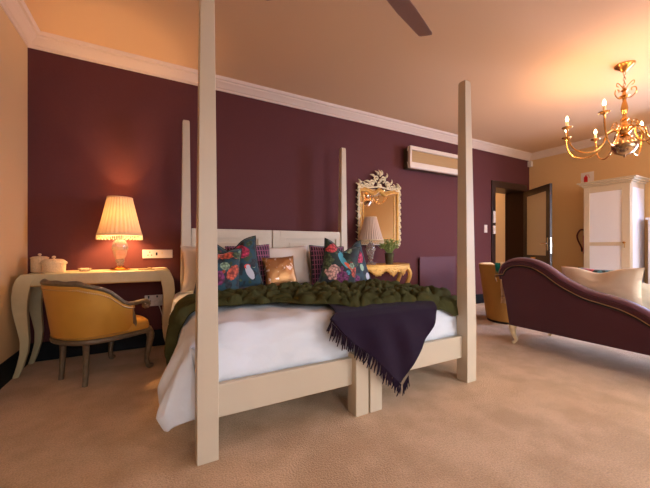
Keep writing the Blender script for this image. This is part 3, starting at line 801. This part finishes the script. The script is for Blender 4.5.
for (x, y, front) in ((-.17, .145, 0), (-.17, -.145, 0), (.21, .235, 1), (.21, -.235, 1)):
    if front: p = [(x+.01, y, .33), (x+.032, y*1.04, .27), (x+.02, y*1.03, .18), (x+.005, y, .09), (x+.012, y*1.02, .03), (x+.03, y*1.05, .012)]; r = [.030, .030, .023, .018, .019, .022]
    else: p = [(x-.02, y, .33), (x-.02, y, .22), (x-.024, y*1.01, .10), (x-.03, y*1.02, 0)]; r = [.023, .02, .018, .018]
    q = catmull(p, 4); rr = [interp([(i/(len(r)-1), r[i]) for i in range(len(r))], j/(len(q)-1)) for j in range(len(q))]
    b = MB().sweep(q, rr, 10)
    if front: b.ball((x+.032, y*1.05, .018), (.026, .022, .018), 8, 6)
    b.build('leg', 'chairwood', ch, world=False)

# ------------------------------------------------------------------ console, mirror, lamp, plant
cs = thing('console_table', 'gilt carved console table below the ornate mirror', 'table', (2.68, 3.42, 0))
def csx(u): return lerp(2.22, 3.15, u)
CZ = .77
poly = [(2.22, 3.59)]+[(lerp(2.22, 3.15, i/24), 3.22+.05*math.cos(i/24*2*PI*1)-.02*math.sin(i/24*PI)+.07*(abs(i/12-1)**6)) for i in range(25)]+[(3.15, 3.59)]
MB().prism(poly, 'z', CZ-.028, CZ).build('table_top', 'gold', cs, smooth=False, bevel=.006)
b = MB()
fe = [p for p in poly[1:-1]]
for i in range(len(fe)-1):
    (x0, y0), (x1, y1) = fe[i], fe[i+1]
    for k in range(3):
        t = k/3; x, y = lerp(x0, x1, t), lerp(y0, y1, t)+.02
        d = .085+.035*math.sin(i*1.1+k*.4)+.02*random.random()
        b.ball((x, y, CZ-.03-d*.35), (.016, .014, d*.62), 8, 6)
        if random.random() < .5: b.ball((x, y-.008, CZ-.045-random.random()*.06), (.012, .012, .012), 6, 5)
b.build('carved_apron', 'gold', cs)
b = MB().box(2.25, 3.12, 3.30, 3.58, CZ-.09, CZ-.028).build('underframe', 'gold', cs, smooth=False)
for (x, y, s) in ((2.32, 3.32, -1), (3.06, 3.32, 1), (2.32, 3.52, -1), (3.06, 3.52, 1)):
    q = catmull([(x, y, CZ-.04), (x+s*.05, y-.03, CZ-.14), (x+s*.01, y, CZ-.32), (x-s*.03, y+.02, .22), (x+s*.01, y, .04), (x+s*.04, y-.02, .02)], 5)
    MB().sweep(q, [lerp(.034, .02, j/(len(q)-1)) for j in range(len(q))], 8).build('leg', 'gold', cs)
table_lamp('unlit crystal bedside lamp with grey pleated shade on the console', 2.50, 3.38, CZ+.001, .165, .075, .31, .33, False, 'shade2')

pt = thing('potted_plant', 'small potted herb with pale blossoms on the gilt console', 'plant', (2.75, 3.30, CZ+.001))
c = (2.75, 3.30, CZ+.001)
MB().lathe([(0, 0), (.045, 0), (.05, .01), (.062, .13), (.066, .15), (.058, .15), (.055, .13), (0, .125)], c, 24).build('pot', 'pot', pt)
b = MB(); fb = MB()
random.seed(3)
for k in range(110):
    a = random.uniform(0, 2*PI); sp_ = random.uniform(.02, .15); hh = random.uniform(.08, .20)
    p0 = V(c)+V((.02*math.cos(a), .02*math.sin(a), .13)); p2 = V(c)+V((sp_*math.cos(a), sp_*math.sin(a)*.8, .13+hh)); p1 = p0.lerp(p2, .5)+V((0, 0, .03))
    q = catmull([p0, p1, p2], 5); b.sweep(q, .0022, 4)
    for j in range(3, len(q)):
        p = q[j]; d = V((random.uniform(-1, 1), random.uniform(-1, 1), random.uniform(.1, 1))).normalized(); sd = d.cross(V((0, 0, 1))).normalized()*.008; L = random.uniform(.022, .04)
        b.add([p, p+d*L*.5+sd, p+d*L, p+d*L*.5-sd+V((0, 0, .002))], [(0, 1, 2, 3)])
    if k % 2: fb.ball(p2, .007, 5, 4)
b.build('foliage', 'leaf', pt); fb.build('blossoms', 'flower_tip', pt)

mr = thing('wall_mirror', 'ornate gilt mirror with openwork crest on the purple wall', 'mirror', (2.80, YB-.03, 1.02))
mx0, mx1, mz0, mz1 = 2.46, 3.13, 1.06, 1.80
MB().box(mx0, mx1, YB-.03, YB-.02, mz0, mz1+.02).build('mirror_glass', 'mirror', mr, smooth=False)
MB().box(mx0-.03, mx1+.03, YB-.02, YB-.002, mz0-.04, mz1+.03).build('backing', 'darkwood', mr, smooth=False)
b = MB(); yy = YB-.04
def bar(p, r=(.018, .02)): b.sweep([(x, yy, z) for x, z in p], [r]*len(p), 8)
bar([(mx0, mz0), (mx0, mz1)]); bar([(mx1, mz0), (mx1, mz1)]); bar([(mx0, mz0), (mx1, mz0)])
cx = (mx0+mx1)/2
arch = catmull([(mx0-.01, 0, mz1), (mx0+.12, 0, mz1-.015), (mx0+.24, 0, mz1-.05), (cx, 0, mz1+.0), (mx1-.24, 0, mz1-.05), (mx1-.12, 0, mz1-.015), (mx1+.01, 0, mz1)], 6)
b.sweep([(p.x, yy, p.z+.0) for p in arch], (.02, .022), 8)
b.sweep([(p.x, yy, p.z+.03) for p in arch], (.012, .018), 8)
ins = .06
for p in ([(mx0+ins, mz0+ins), (mx0+ins, mz1-.06)], [(mx1-ins, mz0+ins), (mx1-ins, mz1-.06)], [(mx0+ins, mz0+ins), (mx1-ins, mz0+ins)]): bar(p, (.006, .006))
b.build('frame', 'gold', mr)
b = MB()
def scroll(x, z, r, a0, turns, w=.011, sgn=1):
    pts = []
    n = int(14*turns)+4
    for i in range(n+1):
        t = i/n; a = a0+sgn*t*turns*2*PI; rr = r*(1-.82*t)
        pts.append((x+rr*math.cos(a), yy-.01, z+rr*math.sin(a)))
    b.sweep(pts, [w*(1-.4*i/n) for i in range(n+1)], 6); b.ball(pts[-1], w*1.5, 6, 5)
def leafb(x, z, a, L, w=.016):
    q = [(x+L*t*math.cos(a+.5*t), yy-.012-.012*math.sin(t*PI), z+L*t*math.sin(a+.5*t)) for t in (0, .25, .5, .75, 1)]
    b.sweep(q, [w*.4, w, w*.9, w*.6, w*.15], 6)
for s in (-1, 1):
    for k in range(9):
        z = mz0-.01+k*(mz1-mz0+.02)/8; x = cx+s*(mx1-cx+.03)
        scroll(x, z, .032, PI/2 if k % 2 else -PI/2, .9, .010, s*(1 if k % 2 else -1))
        leafb(x, z+.03, PI/2-s*.5, .06, .012)
    scroll(cx+s*.31, mz1+.05, .05, PI*.5, 1.2, .013, -s); scroll(cx+s*.22, mz1+.045, .045, 0 if s > 0 else PI, 1.1, .012, s)
    scroll(cx+s*.13, mz1+.10, .055, -PI/2, 1.2, .014, s); scroll(cx+s*.055, mz1+.17, .05, -PI/2, 1.1, .013, s)
    leafb(cx+s*.34, mz1+.07, PI/2, .07); leafb(cx+s*.18, mz1+.10, PI/2-s*.9, .09); leafb(cx+s*.10, mz1+.19, PI/2-s*.8, .08); leafb(cx+s*.03, mz1+.22, PI/2-s*.35, .08)
    scroll(cx+s*.17, mz0-.03, .03, PI/2, 1, .010, s)
leafb(cx, mz1+.20, PI/2-.25, .10, .02); scroll(cx, mz1+.08, .045, PI/2, 1.2, .014); b.ball((cx, yy-.02, mz1+.145), (.022, .018, .03), 8, 6)
for s in (-1, 1): leafb(cx+s*.12, mz1+.05, PI/2-s*.3, .07, .014); leafb(cx+s*.26, mz1+.06, PI/2-s*.2, .06, .014)
b.sweep([(mx0-.02, yy-.004, mz0-.02), (mx0-.02, yy-.004, mz1+.05), (cx-.2, yy-.004, mz1+.03), (cx, yy-.004, mz1+.06), (cx+.2, yy-.004, mz1+.03), (mx1+.02, yy-.004, mz1+.05), (mx1+.02, yy-.004, mz0-.02)], .012, 6)
b.sweep([(mx0-.02, yy-.004, mz0-.02), (mx1+.02, yy-.004, mz0-.02)], .012, 6)
b.build('scrollwork', 'scroll', mr)

# wall heater panel and air conditioner
hp = thing('wall_heater', 'flat purple painted heater panel low on the purple wall', 'heater', (3.98, YB-.03, .20))
MB().box(3.575, 4.38, YB-.045, YB-.03, .22, .845).build('panel', 'purple_panel', hp, smooth=False, bevel=.003)
MB().box(3.585, 4.37, YB-.03, YB-.001, .25, .82).build('mounting_frame', 'black', hp, smooth=False)
ac = thing('air_conditioner', 'cream wall air conditioner with tan grille under the ceiling', 'air conditioner', (3.9, YB-.1, 2.16))
ax0, ax1, ay = 3.26, 4.42, 3.44
MB().box(ax0+.02, ax1-.02, ay+.06, YB-.001, 2.17, 2.48).build('casing', 'ac_dark', ac, smooth=False, bevel=.01)
b = MB(); z0, z1 = 2.165, 2.49
b.box(ax0, ax1, ay, ay+.06, z1-.06, z1).box(ax0, ax1, ay, ay+.06, z0, z0+.085).box(ax0, ax0+.035, ay, ay+.06, z0+.085, z1-.06).box(ax1-.035, ax1, ay, ay+.06, z0+.085, z1-.06)
b.build('front_frame', 'ac_body', ac, smooth=False, bevel=.01)
g = MB().box(ax0+.035, ax1-.035, ay+.03, ay+.045, z0+.085, z1-.06).build('grille', 'ac_grille', ac, smooth=False)

# ------------------------------------------------------------------ chandelier
CX, CY = 4.17, 1.36
cd = thing('chandelier', 'brass eight arm chandelier with lit candle bulbs', 'chandelier', (CX, CY, 1.9))
MB().lathe([(.004, H-.075), (.02, H-.07), (.035, H-.05), (.075, H-.022), (.085, H-.004), (.085, H-.001)], (CX, CY, 0), 28).build('ceiling_rose', 'brass', cd)
b = MB()
for k in range(6):
    z = H-.09-k*.028; pts = [(CX+(.010*math.cos(a) if k % 2 else 0), CY+(0 if k % 2 else .010*math.cos(a)), z+.018*math.sin(a)) for a in [i*2*PI/12 for i in range(12)]]
    b.sweep(pts, .003, 6, closed=True)
b.build('chain', 'brass_dark', cd)
col = [(.006, 2.62), (.012, 2.60), (.03, 2.585), (.012, 2.57), (.016, 2.54), (.045, 2.525), (.018, 2.51), (.014, 2.48), (.024, 2.44), (.03, 2.40), (.022, 2.36), (.014, 2.33), (.022, 2.31), (.035, 2.29), (.02, 2.27),
       (.026, 2.24), (.05, 2.22), (.055, 2.19), (.05, 2.16), (.03, 2.14), (.045, 2.12)]
MB().lathe(list(reversed(col)), (CX, CY, 0), 24).build('stem', 'brass', cd)
MB().lathe([(.0, 1.905), (.010, 1.912), (.006, 1.925), (.03, 1.932), (.075, 1.955), (.1, 2.0), (.103, 2.03), (.095, 2.065), (.065, 2.10), (.04, 2.12)], (CX, CY, 0), 32).build('ball', 'brass_dark', cd)
b = MB()
for k in range(3):
    a = k*2*PI/3+.5; c_, s_ = math.cos(a), math.sin(a)
    q = catmull([(.01, 2.55), (.06, 2.60), (.085, 2.57), (.07, 2.53), (.05, 2.55)], 5) if False else catmull([(.01, 2.52, 0), (.05, 2.50, 0), (.09, 2.54, 0), (.085, 2.585, 0), (.055, 2.59, 0), (.055, 2.565, 0)], 5)
    b.sweep([(CX+p.x*c_, CY+p.x*s_, p.y) for p in q], .005, 6)
    q = catmull([(.01, 2.60, 0), (.04, 2.64, 0), (.07, 2.66, 0), (.075, 2.63, 0), (.055, 2.62, 0)], 5)
    b.sweep([(CX+p.x*c_, CY+p.x*s_, p.y) for p in q], .004, 6)
b.build('scrolls', 'brass', cd)
ARM = catmull([(.04, 2.17, 0), (.09, 2.20, 0), (.15, 2.16, 0), (.17, 2.08, 0), (.24, 2.00, 0), (.34, 1.98, 0), (.44, 2.03, 0), (.49, 2.13, 0), (.50, 2.24, 0)], 6)
RT = .48315
bulbs = []
for k in range(8):
    a = D(30+45*k)-RT; c_, s_ = math.cos(a), math.sin(a)   # angles measured from the view's right, turned into world axes
    P = lambda r, z: (CX+r*c_, CY+r*s_, z)
    arm = MB().sweep([P(p.x, p.y) for p in ARM], .0075, 8)
    sc_ = catmull([(.09, 2.20, 0), (.10, 2.25, 0), (.07, 2.27, 0), (.06, 2.24, 0)], 4); arm.sweep([P(p.x, p.y) for p in sc_], .004, 6)
    ao = arm.build('arm', 'brass', cd)
    x, y, z = P(.5, 2.24)
    MB().lathe([(.008, -.01), (.014, .0), (.042, .010), (.046, .018), (.04, .018), (.016, .008)], (x, y, z), 20).build('drip_pan', 'brass', ao)
    MB().lathe([(.013, .008), (.013, .075), (.010, .078)], (x, y, z), 12).build('candle_sleeve', 'candle', ao)
    MB().lathe([(.006, .076), (.014, .092), (.014, .105), (.008, .125), (0, .14)], (x, y, z), 12).build('bulb', 'bulb', ao)
    bulbs.append((x, y, z+.11))

# ------------------------------------------------------------------ ceiling fan (hub is above the picture, one blade dips in)
FX, FY, FZ = 1.075, 1.40, 2.52
fn = thing('ceiling_fan', 'ceiling fan whose brown blade tip shows at the top', 'ceiling fan', (FX, FY, FZ))
MB().lathe([(.0, FZ-.06), (.08, FZ-.055), (.11, FZ-.02), (.11, FZ+.04), (.06, FZ+.07), (.015, FZ+.08), (.015, H-.06), (.06, H-.04), (.07, H-.001)], (FX, FY, 0), 28).build('motor', 'brass_dark', fn)
for k in range(3):
    a = math.atan2(.375, .927)+k*2*PI/3-.02; c_, s_ = math.cos(a), math.sin(a)
    b = MB()
    def bl(r, w, z0, th):
        return [(FX+r*c_-w*s_*q, FY+r*s_+w*c_*q, FZ+z0+t_+q*.012) for q, t_ in ((-1, 0), (1, 0), (1, th), (-1, th))]
    secs = [bl(.14, .03, -.0, .006), bl(.2, .058, 0, .006), bl(.35, .062, 0, .006), bl(.66, .05, 0, .006), bl(.675, .04, 0, .006)]
    vs = [p for s in secs for p in s]; fs = [(0, 1, 2, 3), tuple(range(16, 20))]
    for i in range(4):
        for j in range(4): fs.append((i*4+j, i*4+(j+1) % 4, (i+1)*4+(j+1) % 4, (i+1)*4+j))
    b.add(vs, fs); b.build('blade', 'fanblade', fn, smooth=False)

# ------------------------------------------------------------------ chaise sofa, back to the camera
sf = thing('chaise_sofa', 'maroon velvet camelback chaise seen from behind', 'sofa', (3.6, 1.0, 0))
TOPC = [(2.045, .66), (2.06, .72), (2.03, .79), (1.97, .835), (1.90, .858), (1.80, .860), (1.70, .838), (1.60, .785), (1.49, .705), (1.40, .655), (1.29, .607), (1.17, .58), (1.05, .55), (.95, .505), (.86, .45), (.75, .40), (.6, .375), (.3, .36), (.1, .36)]
tc_ = catmull([(0, y, z) for y, z in TOPC], 5)
SX0, SX1 = 3.215, 3.335
# back body: columns between base .2 and the top curve
b = MB(); vs = []
body = [p for p in tc_ if True]
def lefty(z): return interp([(.19, 1.955), (.45, 1.985), (.66, 2.035), (.9, 2.05)], z)
n = len(body); rows = 8
for side_x in (SX0, SX1):
    for p in body:
        for j in range(rows+1):
            z = lerp(.195, p.z-.01, j/rows); y = min(p.y, lefty(z)); y = lerp(min(p.y, 1.955), y, 1) if p.y > 1.95 else p.y
            bulge = .012*math.sin(j/rows*PI)
            vs.append((side_x+(-bulge if side_x == SX0 else bulge), y, z))
R = rows+1; fs = []
for sd in (0, 1):
    o = sd*n*R
    for i in range(n-1):
        for j in range(rows): fs.append((o+i*R+j, o+(i+1)*R+j, o+(i+1)*R+j+1, o+i*R+j+1))
o = n*R
for i in range(n-1):
    fs.append((i*R, (i+1)*R, o+(i+1)*R, o+i*R)); fs.append((i*R+rows, (i+1)*R+rows, o+(i+1)*R+rows, o+i*R+rows))
for j in range(rows):
    fs.append((j, j+1, o+j+1, o+j)); fs.append(((n-1)*R+j, (n-1)*R+j+1, o+(n-1)*R+j+1, o+(n-1)*R+j))
b.add(vs, fs).build('backrest', 'sofa', sf, angle=60)
MB().sweep([(SX0+.05, p.y, p.z) for p in tc_], (.032, .058), 12, up=V((0, 0, 1))).build('top_roll', 'sofa_trim', sf)
off = []
for i, p in enumerate(tc_):
    q = tc_[min(i+1, n-1)]-tc_[max(i-1, 0)]; q.normalize(); nr = V((0, -q.z, q.y)) if True else 0
    nr = V((0, q.z, -q.y)); nr = nr if nr.z < 0 or abs(nr.z) < .2 and nr.y < 0 else -nr
    off.append((SX0-.008, p.y+nr.y*.048, p.z+nr.z*.048))
MB().sweep(off, .0042, 6).build('gold_piping', 'nail', sf)
MB().sweep([(x+.001, y, z-.008 if False else z-.014) for x, y, z in off], .006, 6).build('dark_piping', 'black', sf)
# head end panel, seat, cushion
def endp(u, v):
    x = lerp(SX1-.02, 3.95, u); h = lerp(.845, .62, u**1.6); z = lerp(.2, h, v)
    return (x, lefty(z)-.02, z)
b = MB().grid(endp, 20, 10); b.grid(lambda u, v: (endp(u, v)[0], endp(u, v)[1]-.10, endp(u, v)[2]), 20, 10, flip=True)
b.grid(lambda u, v: (endp(u, 1)[0], endp(u, 1)[1]-.10*v, endp(u, 1)[2]), 20, 3); b.grid(lambda u, v: (endp(1, u)[0], endp(1, u)[1]-.10*v, endp(1, u)[2]), 10, 2)
b.build('head_rest', 'sofa', sf, angle=60)
MB().sweep([(endp(i/16, 1)[0], endp(i/16, 1)[1]-.04, endp(i/16, 1)[2]) for i in range(17)], (.035, .06), 10).build('head_roll', 'sofa_trim', sf)
MB().box(SX1-.02, 3.96, .08, 1.93, .20, .34).build('seat_base', 'sofa', sf, smooth=False, bevel=.02)
MB().box(SX1, 3.97, .08, 1.86, .34, .43).build('seat_cushion', 'sofa', sf, smooth=False, bevel=.035)
def cab(x, y, sx, sy, m='cream_wood'):
    q = catmull([(x, y, .215), (x+sx*.012, y+sy*.018, .17), (x+sx*.004, y+sy*.012, .11), (x-sx*.006, y-sy*.006, .05), (x+sx*.004, y+sy*.006, .02), (x+sx*.012, y+sy*.018, .010)], 4)
    MB().sweep(q, [interp([(0, .034), (.2, .034), (.5, .02), (.75, .013), (.9, .016), (1, .017)], j/(len(q)-1)) for j in range(len(q))], 10).build('leg', 'scroll', sf)
for x, y, sx, sy in ((3.255, 1.92, -1, 1), (3.90, 1.90, 1, 1), (3.255, .15, -1, -1), (3.90, .15, 1, -1)): cab(x, y, sx, sy)

cushion('cushion', 'large plain beige cushion lying along the back of the chaise', 'cushion', 'beige_cushion', (3.47, 1.31, .655), .60, .34, .13, yaw=D(-90), lean=D(-12), roll=D(-2), chop=.045, ears=.06, seed=12)
cushion('cushion', 'cream cushion behind the beige cushion on the chaise', 'cushion', 'cream_cushion', (3.55, 1.04, .57), .40, .32, .13, yaw=D(-70), lean=D(-35), roll=D(14), ears=.1, seed=13)
cushion('cushion', 'pale floral cushion lowest on the chaise seat', 'cushion', 'floral_e', (3.72, .92, .56), .42, .34, .13, yaw=D(-75), lean=D(-50), ears=.08, seed=14)
cushion('cushion', 'floral cushion peeping over the beige cushion on the chaise', 'cushion', 'floral_c', (3.66, 1.36, .62), .42, .38, .12, yaw=D(-90), lean=D(-20), ears=.08, seed=15)

# ------------------------------------------------------------------ tub chair with throw
tb = thing('tub_chair', 'mustard tub chair with cream lining beyond the chaise', 'chair', (4.20, 2.57, 0), (0, 0, D(-20)))
def tubs(off0, off1, zb):
    def f(u, v):
        a = D(60)+u*D(240); z = lerp(zb, .765-.09*sstep(.7, 1, abs(u*2-1)), v)
        r = lerp(.265+off0, .36+off1, v)
        return (r*math.cos(a), r*math.sin(a), z)
    return f
b = MB().grid(tubs(0, 0, .03), 48, 12); b.build('outer_shell', 'tub', tb, world=False, angle=80)
b = MB().grid(tubs(-.05, -.05, .30), 48, 8, flip=True)
b.grid(lambda u, v: tuple(lerp(tubs(0, 0, .03)(u, 1)[i], tubs(-.05, -.05, .3)(u, 1)[i], v)+(.012*math.sin(v*PI) if i == 2 else 0) for i in range(3)), 48, 4)
for uu in (0, 1):
    b.grid(lambda u, v: tuple(lerp(tubs(0, 0, .03)(uu, u)[i], tubs(-.05, -.05, .03)(uu, u)[i], v) for i in range(3)), 8, 2)
b.build('lining', 'tub_in', tb, world=False, angle=80)
MB().lathe([(.0, .0), (.255, .0), (.262, .05), (.262, .055)], (0, 0, 0), 40).build('plinth', 'black', tb, world=False)
MB().lathe([(.26, .05), (.285, .30), (.29, .40), (.27, .44), (.2, .455), (0, .46)], (0.0, 0, 0), 40).build('seat', 'tub_in', tb, world=False, angle=80)
# emerald cloth over the rim and beige knitted throw hanging down the side
def rimcloth(u, v):
    a = D(208)+u*D(14)
    s = v*.34-.12
    if s < 0: r = .36-.055+s*.2-.012; z = .775+s*.9
    elif s < .06: r = .31+s; z = .785+.012*math.sin(s/.06*PI)
    else: r = .375-(s-.06)*.25; z = .785-(s-.06)
    a_ = a-D(20)
    return (4.20+r*math.cos(a_)+.008*fold(u*5, v*5, 1), 2.57+r*math.sin(a_), z+.006*fold(u*4, v*3, 1, 4))
tag(MB().grid(rimcloth, 20, 24).build('scarf', 'green_cloth', solid=.006), 'small emerald cloth draped over the tub chair rim', 'cloth')
def knit(u, v):
    y0 = lerp(2.06, 2.13, u)
    a = D(206)+u*D(15); s = v*.60-.10; a_ = a-D(8)
    if s < 0: r = .30+s*.1-.01; z = .785+s*.9
    elif s < .06: r = .305+s; z = .798+.012*math.sin(s/.06*PI)
    else: r = .378-(s-.06)*.12+.012*math.sin(u*14+1)*min(1, (s-.06)*4); z = .798-(s-.06)
    return (4.20+r*math.cos(a_), 2.57+r*math.sin(a_), z)
kt = tag(MB().grid(knit, 24, 40).build('throw_blanket', 'knit', solid=.008), 'beige knitted throw with tassels hanging off the tub chair', 'throw')
b = MB()
for k in range(14):
    p = V(knit(k/13, 1)); b.sweep([p, p+V((0, -.004, -.03)), p+V((random.uniform(-.008, .008), 0, -.075))], [.005, .006, .004], 5)
o = b.build('tassels', 'knit', kt); o['kind'] = 'stuff'

# ------------------------------------------------------------------ wardrobes on the right
wd = thing('wardrobe', 'cream wardrobe with pale panelled door against right wall', 'wardrobe', (6.33, 2.2, 0))
wx, wy0, wy1, wz = 6.07, 1.907, 2.49, 1.96
MB().box(wx+.02, XR-.03, wy0, wy1, .0, wz).build('carcass', 'cream_wood', wd, smooth=False, bevel=.004)
MB().box(wx+.06, XR-.08, wy0-.004, wy0, .12, wz-.08).build('side_panel', 'panel_wood', wd, smooth=False)
b = MB()
for k, (o_, z0, z1) in enumerate(((.02, wz, wz+.025), (.045, wz+.025, wz+.05), (.07, wz+.05, wz+.075))): b.box(wx-o_+.02, XR-.025, wy0-o_, wy1+o_, z0, z1)
b.build('cornice', 'cream_wood', wd, smooth=False, bevel=.008)
b = MB(); f = .075; d0, d1 = wx, wx+.02; z0, z1 = .10, wz-.03; m0, m1 = 1.02, 1.075
b.box(d0, d1, wy0+.01, wy0+.01+f+.02, z0, z1).box(d0, d1, wy1-.01-f, wy1-.01, z0, z1)
ya_, yb_ = wy0+.03+f, wy1-.01-f
b.box(d0, d1, ya_, yb_, z1-f, z1).box(d0, d1, ya_, yb_, z0, z0+f).box(d0, d1, ya_, yb_, m0, m1)
dro = b.build('door', 'cream_wood', wd, smooth=False, bevel=.003)
MB().box(d0+.010, d0+.016, ya_, yb_, z0+f, m0).box(d0+.010, d0+.016, ya_, yb_, m1, z1-f).build('door_panel', 'panel_wood', dro, smooth=False)
b = MB().lathe([(0, 0), (.012, .0), (.008, .015), (.018, .03), (.014, .04), (0, .042)], (0, 0, 0), 14)
b.v = [V((d0-p.z, wy0+.07+p.x, 1.065+p.y)) for p in b.v]
b.sweep([(d0-.008, wy0+.07, 1.06), (d0-.014, wy0+.07, 1.02), (d0-.012, wy0+.07, .99)], .006, 6).build('knob', 'brass', dro)
w2 = thing('linen_cupboard', 'low white cupboard beside the wardrobe at picture edge', 'cupboard', (6.46, 1.45, 0))
MB().box(6.32, XR-.03, 1.10, 1.80, 0, 1.40).build('carcass', 'panel_wood', w2, smooth=False, bevel=.004)
MB().box(6.29, XR-.03, 1.08, 1.82, 1.40, 1.43).build('top', 'panel_wood', w2, smooth=False, bevel=.004)
MB().box(6.305, 6.32, 1.12, 1.78, .08, 1.36).build('door', 'panel_wood', w2, smooth=False, bevel=.003)

# extinguisher and its sign on the right wall
fe_ = thing('fire_extinguisher', 'wall-hung fire extinguisher with looped hose behind wardrobe', 'fire extinguisher', (XR-.08, 2.72, .96))
c = (XR-.085, 2.60, .88)
MB().lathe([(0, 0), (.065, 0), (.07, .01), (.07, .30), (.055, .34), (.02, .365), (.02, .38)], c, 24).build('cylinder', 'red', fe_)
MB().box(c[0]-.02, c[0]+.02, c[1]-.025, c[1]+.05, c[2]+.38, c[2]+.41).build('valve_lever', 'black', fe_, smooth=False, bevel=.003)
q = catmull([(c[0], c[1]+.03, c[2]+.40), (c[0]-.01, c[1]+.10, c[2]+.42), (c[0]-.01, c[1]+.15, c[2]+.34), (c[0]-.01, c[1]+.145, c[2]+.25), (c[0]-.01, c[1]+.10, c[2]+.14), (c[0]-.01, c[1]+.085, c[2]+.10)], 8)
MB().sweep(q, .013, 8).build('hose', 'darkred', fe_)
MB().sweep([q[-1], q[-1]+V((0, -.01, -.06))], [.014, .02], 10).build('nozzle', 'black', fe_)
MB().box(XR-.02, XR-.001, c[1]-.04, c[1]+.04, c[2]+.12, c[2]+.2).build('bracket', 'black', fe_, smooth=False)
sg = thing('fire_sign', 'white sign with red extinguisher symbol above the wardrobe', 'sign', (XR-.01, 2.64, 2.12))
MB().box(XR-.008, XR-.001, 2.55, 2.735, 2.10, 2.30).build('sign_plate', 'white_plastic', sg, smooth=False)
b = MB().box(XR-.012, XR-.008, 2.635, 2.69, 2.115, 2.215)
b.prism([(2.635, 2.215), (2.69, 2.215), (2.675, 2.235), (2.65, 2.235)], 'x', XR-.012, XR-.008).box(XR-.012, XR-.008, 2.655, 2.67, 2.235, 2.25)
b.sweep([(XR-.010, 2.66, 2.255), (XR-.010, 2.62, 2.25), (XR-.010, 2.612, 2.2)], .004, 6).build('extinguisher_symbol', 'red', sg, smooth=False)
# small alarm sensor in the far corner
t = MB().box(6.53, XR-.002, YB-.075, YB-.002, 2.60, 2.71).build('motion_detector', 'white_plastic', smooth=False, bevel=.01)
tag(t, 'small white sensor under the cornice in the far corner', 'sensor')

# ------------------------------------------------------------------ camera
cam = bpy.data.cameras.new('camera'); co = bpy.data.objects.new('camera', cam); COL.objects.link(co)
cam.sensor_width = 36; cam.lens = 313/650*36; cam.shift_y = 3/650
co.location = (0, 0, 1.0); co.rotation_euler = (PI/2, 0, -math.atan2(.4726, .8813)); cam.clip_start = .02
sc.camera = co

# ------------------------------------------------------------------ light
def light(name, kind, loc, e, col, rot=(0,0,0), **k):
    l = bpy.data.lights.new(name, kind); l.energy = e; l.color = col
    for a, v_ in k.items(): setattr(l, a, v_)
    o = bpy.data.objects.new(name, l); COL.objects.link(o); o.location = loc; o.rotation_euler = rot
    return o
COOL = (.84, .89, 1.0); WARM = (1, .58, .27)
def win_light(i, e):
    a, c = WN[i]
    return light('window_daylight', 'AREA', ((a+c)/2, YF-.04, (WZ0+WZ1)/2), e, COOL, (D(56), 0, 0), spread=D(112), shape='RECTANGLE', size=c-a-.1, size_y=WZ1-WZ0-.1)
win_light(0, 28); win_light(1, 132)
light('window_daylight', 'AREA', (XR+.04, .525, 1.3), 260, (.44, .58, 1.0), (D(66), 0, PI/2), spread=D(180), shape='RECTANGLE', size=.98, size_y=2.0)
for (x, y, z) in bulbs: light('candle_light', 'POINT', (x, y, z), 8, WARM, shadow_soft_size=.022)
light('desk_lamp_light', 'POINT', (-.30, 3.42, ZT+.33+.14), 85, (1, .56, .25), shadow_soft_size=.042)
light('hallway_light', 'POINT', (6.9, 4.5, 2.5), 28, (1, .7, .42), shadow_soft_size=.1)

w = bpy.data.worlds.new('sky'); sc.world = w; w.use_nodes = True
bg = w.node_tree.nodes['Background']; bg.inputs[0].default_value = (.75, .85, 1, 1); bg.inputs[1].default_value = 1.0

sc.view_settings.view_transform = 'Standard'; sc.view_settings.look = 'None'; sc.view_settings.gamma = 1
sc.view_settings.exposure = 0.1
sc.view_settings.use_curve_mapping = False
sc.cycles.use_denoising = True
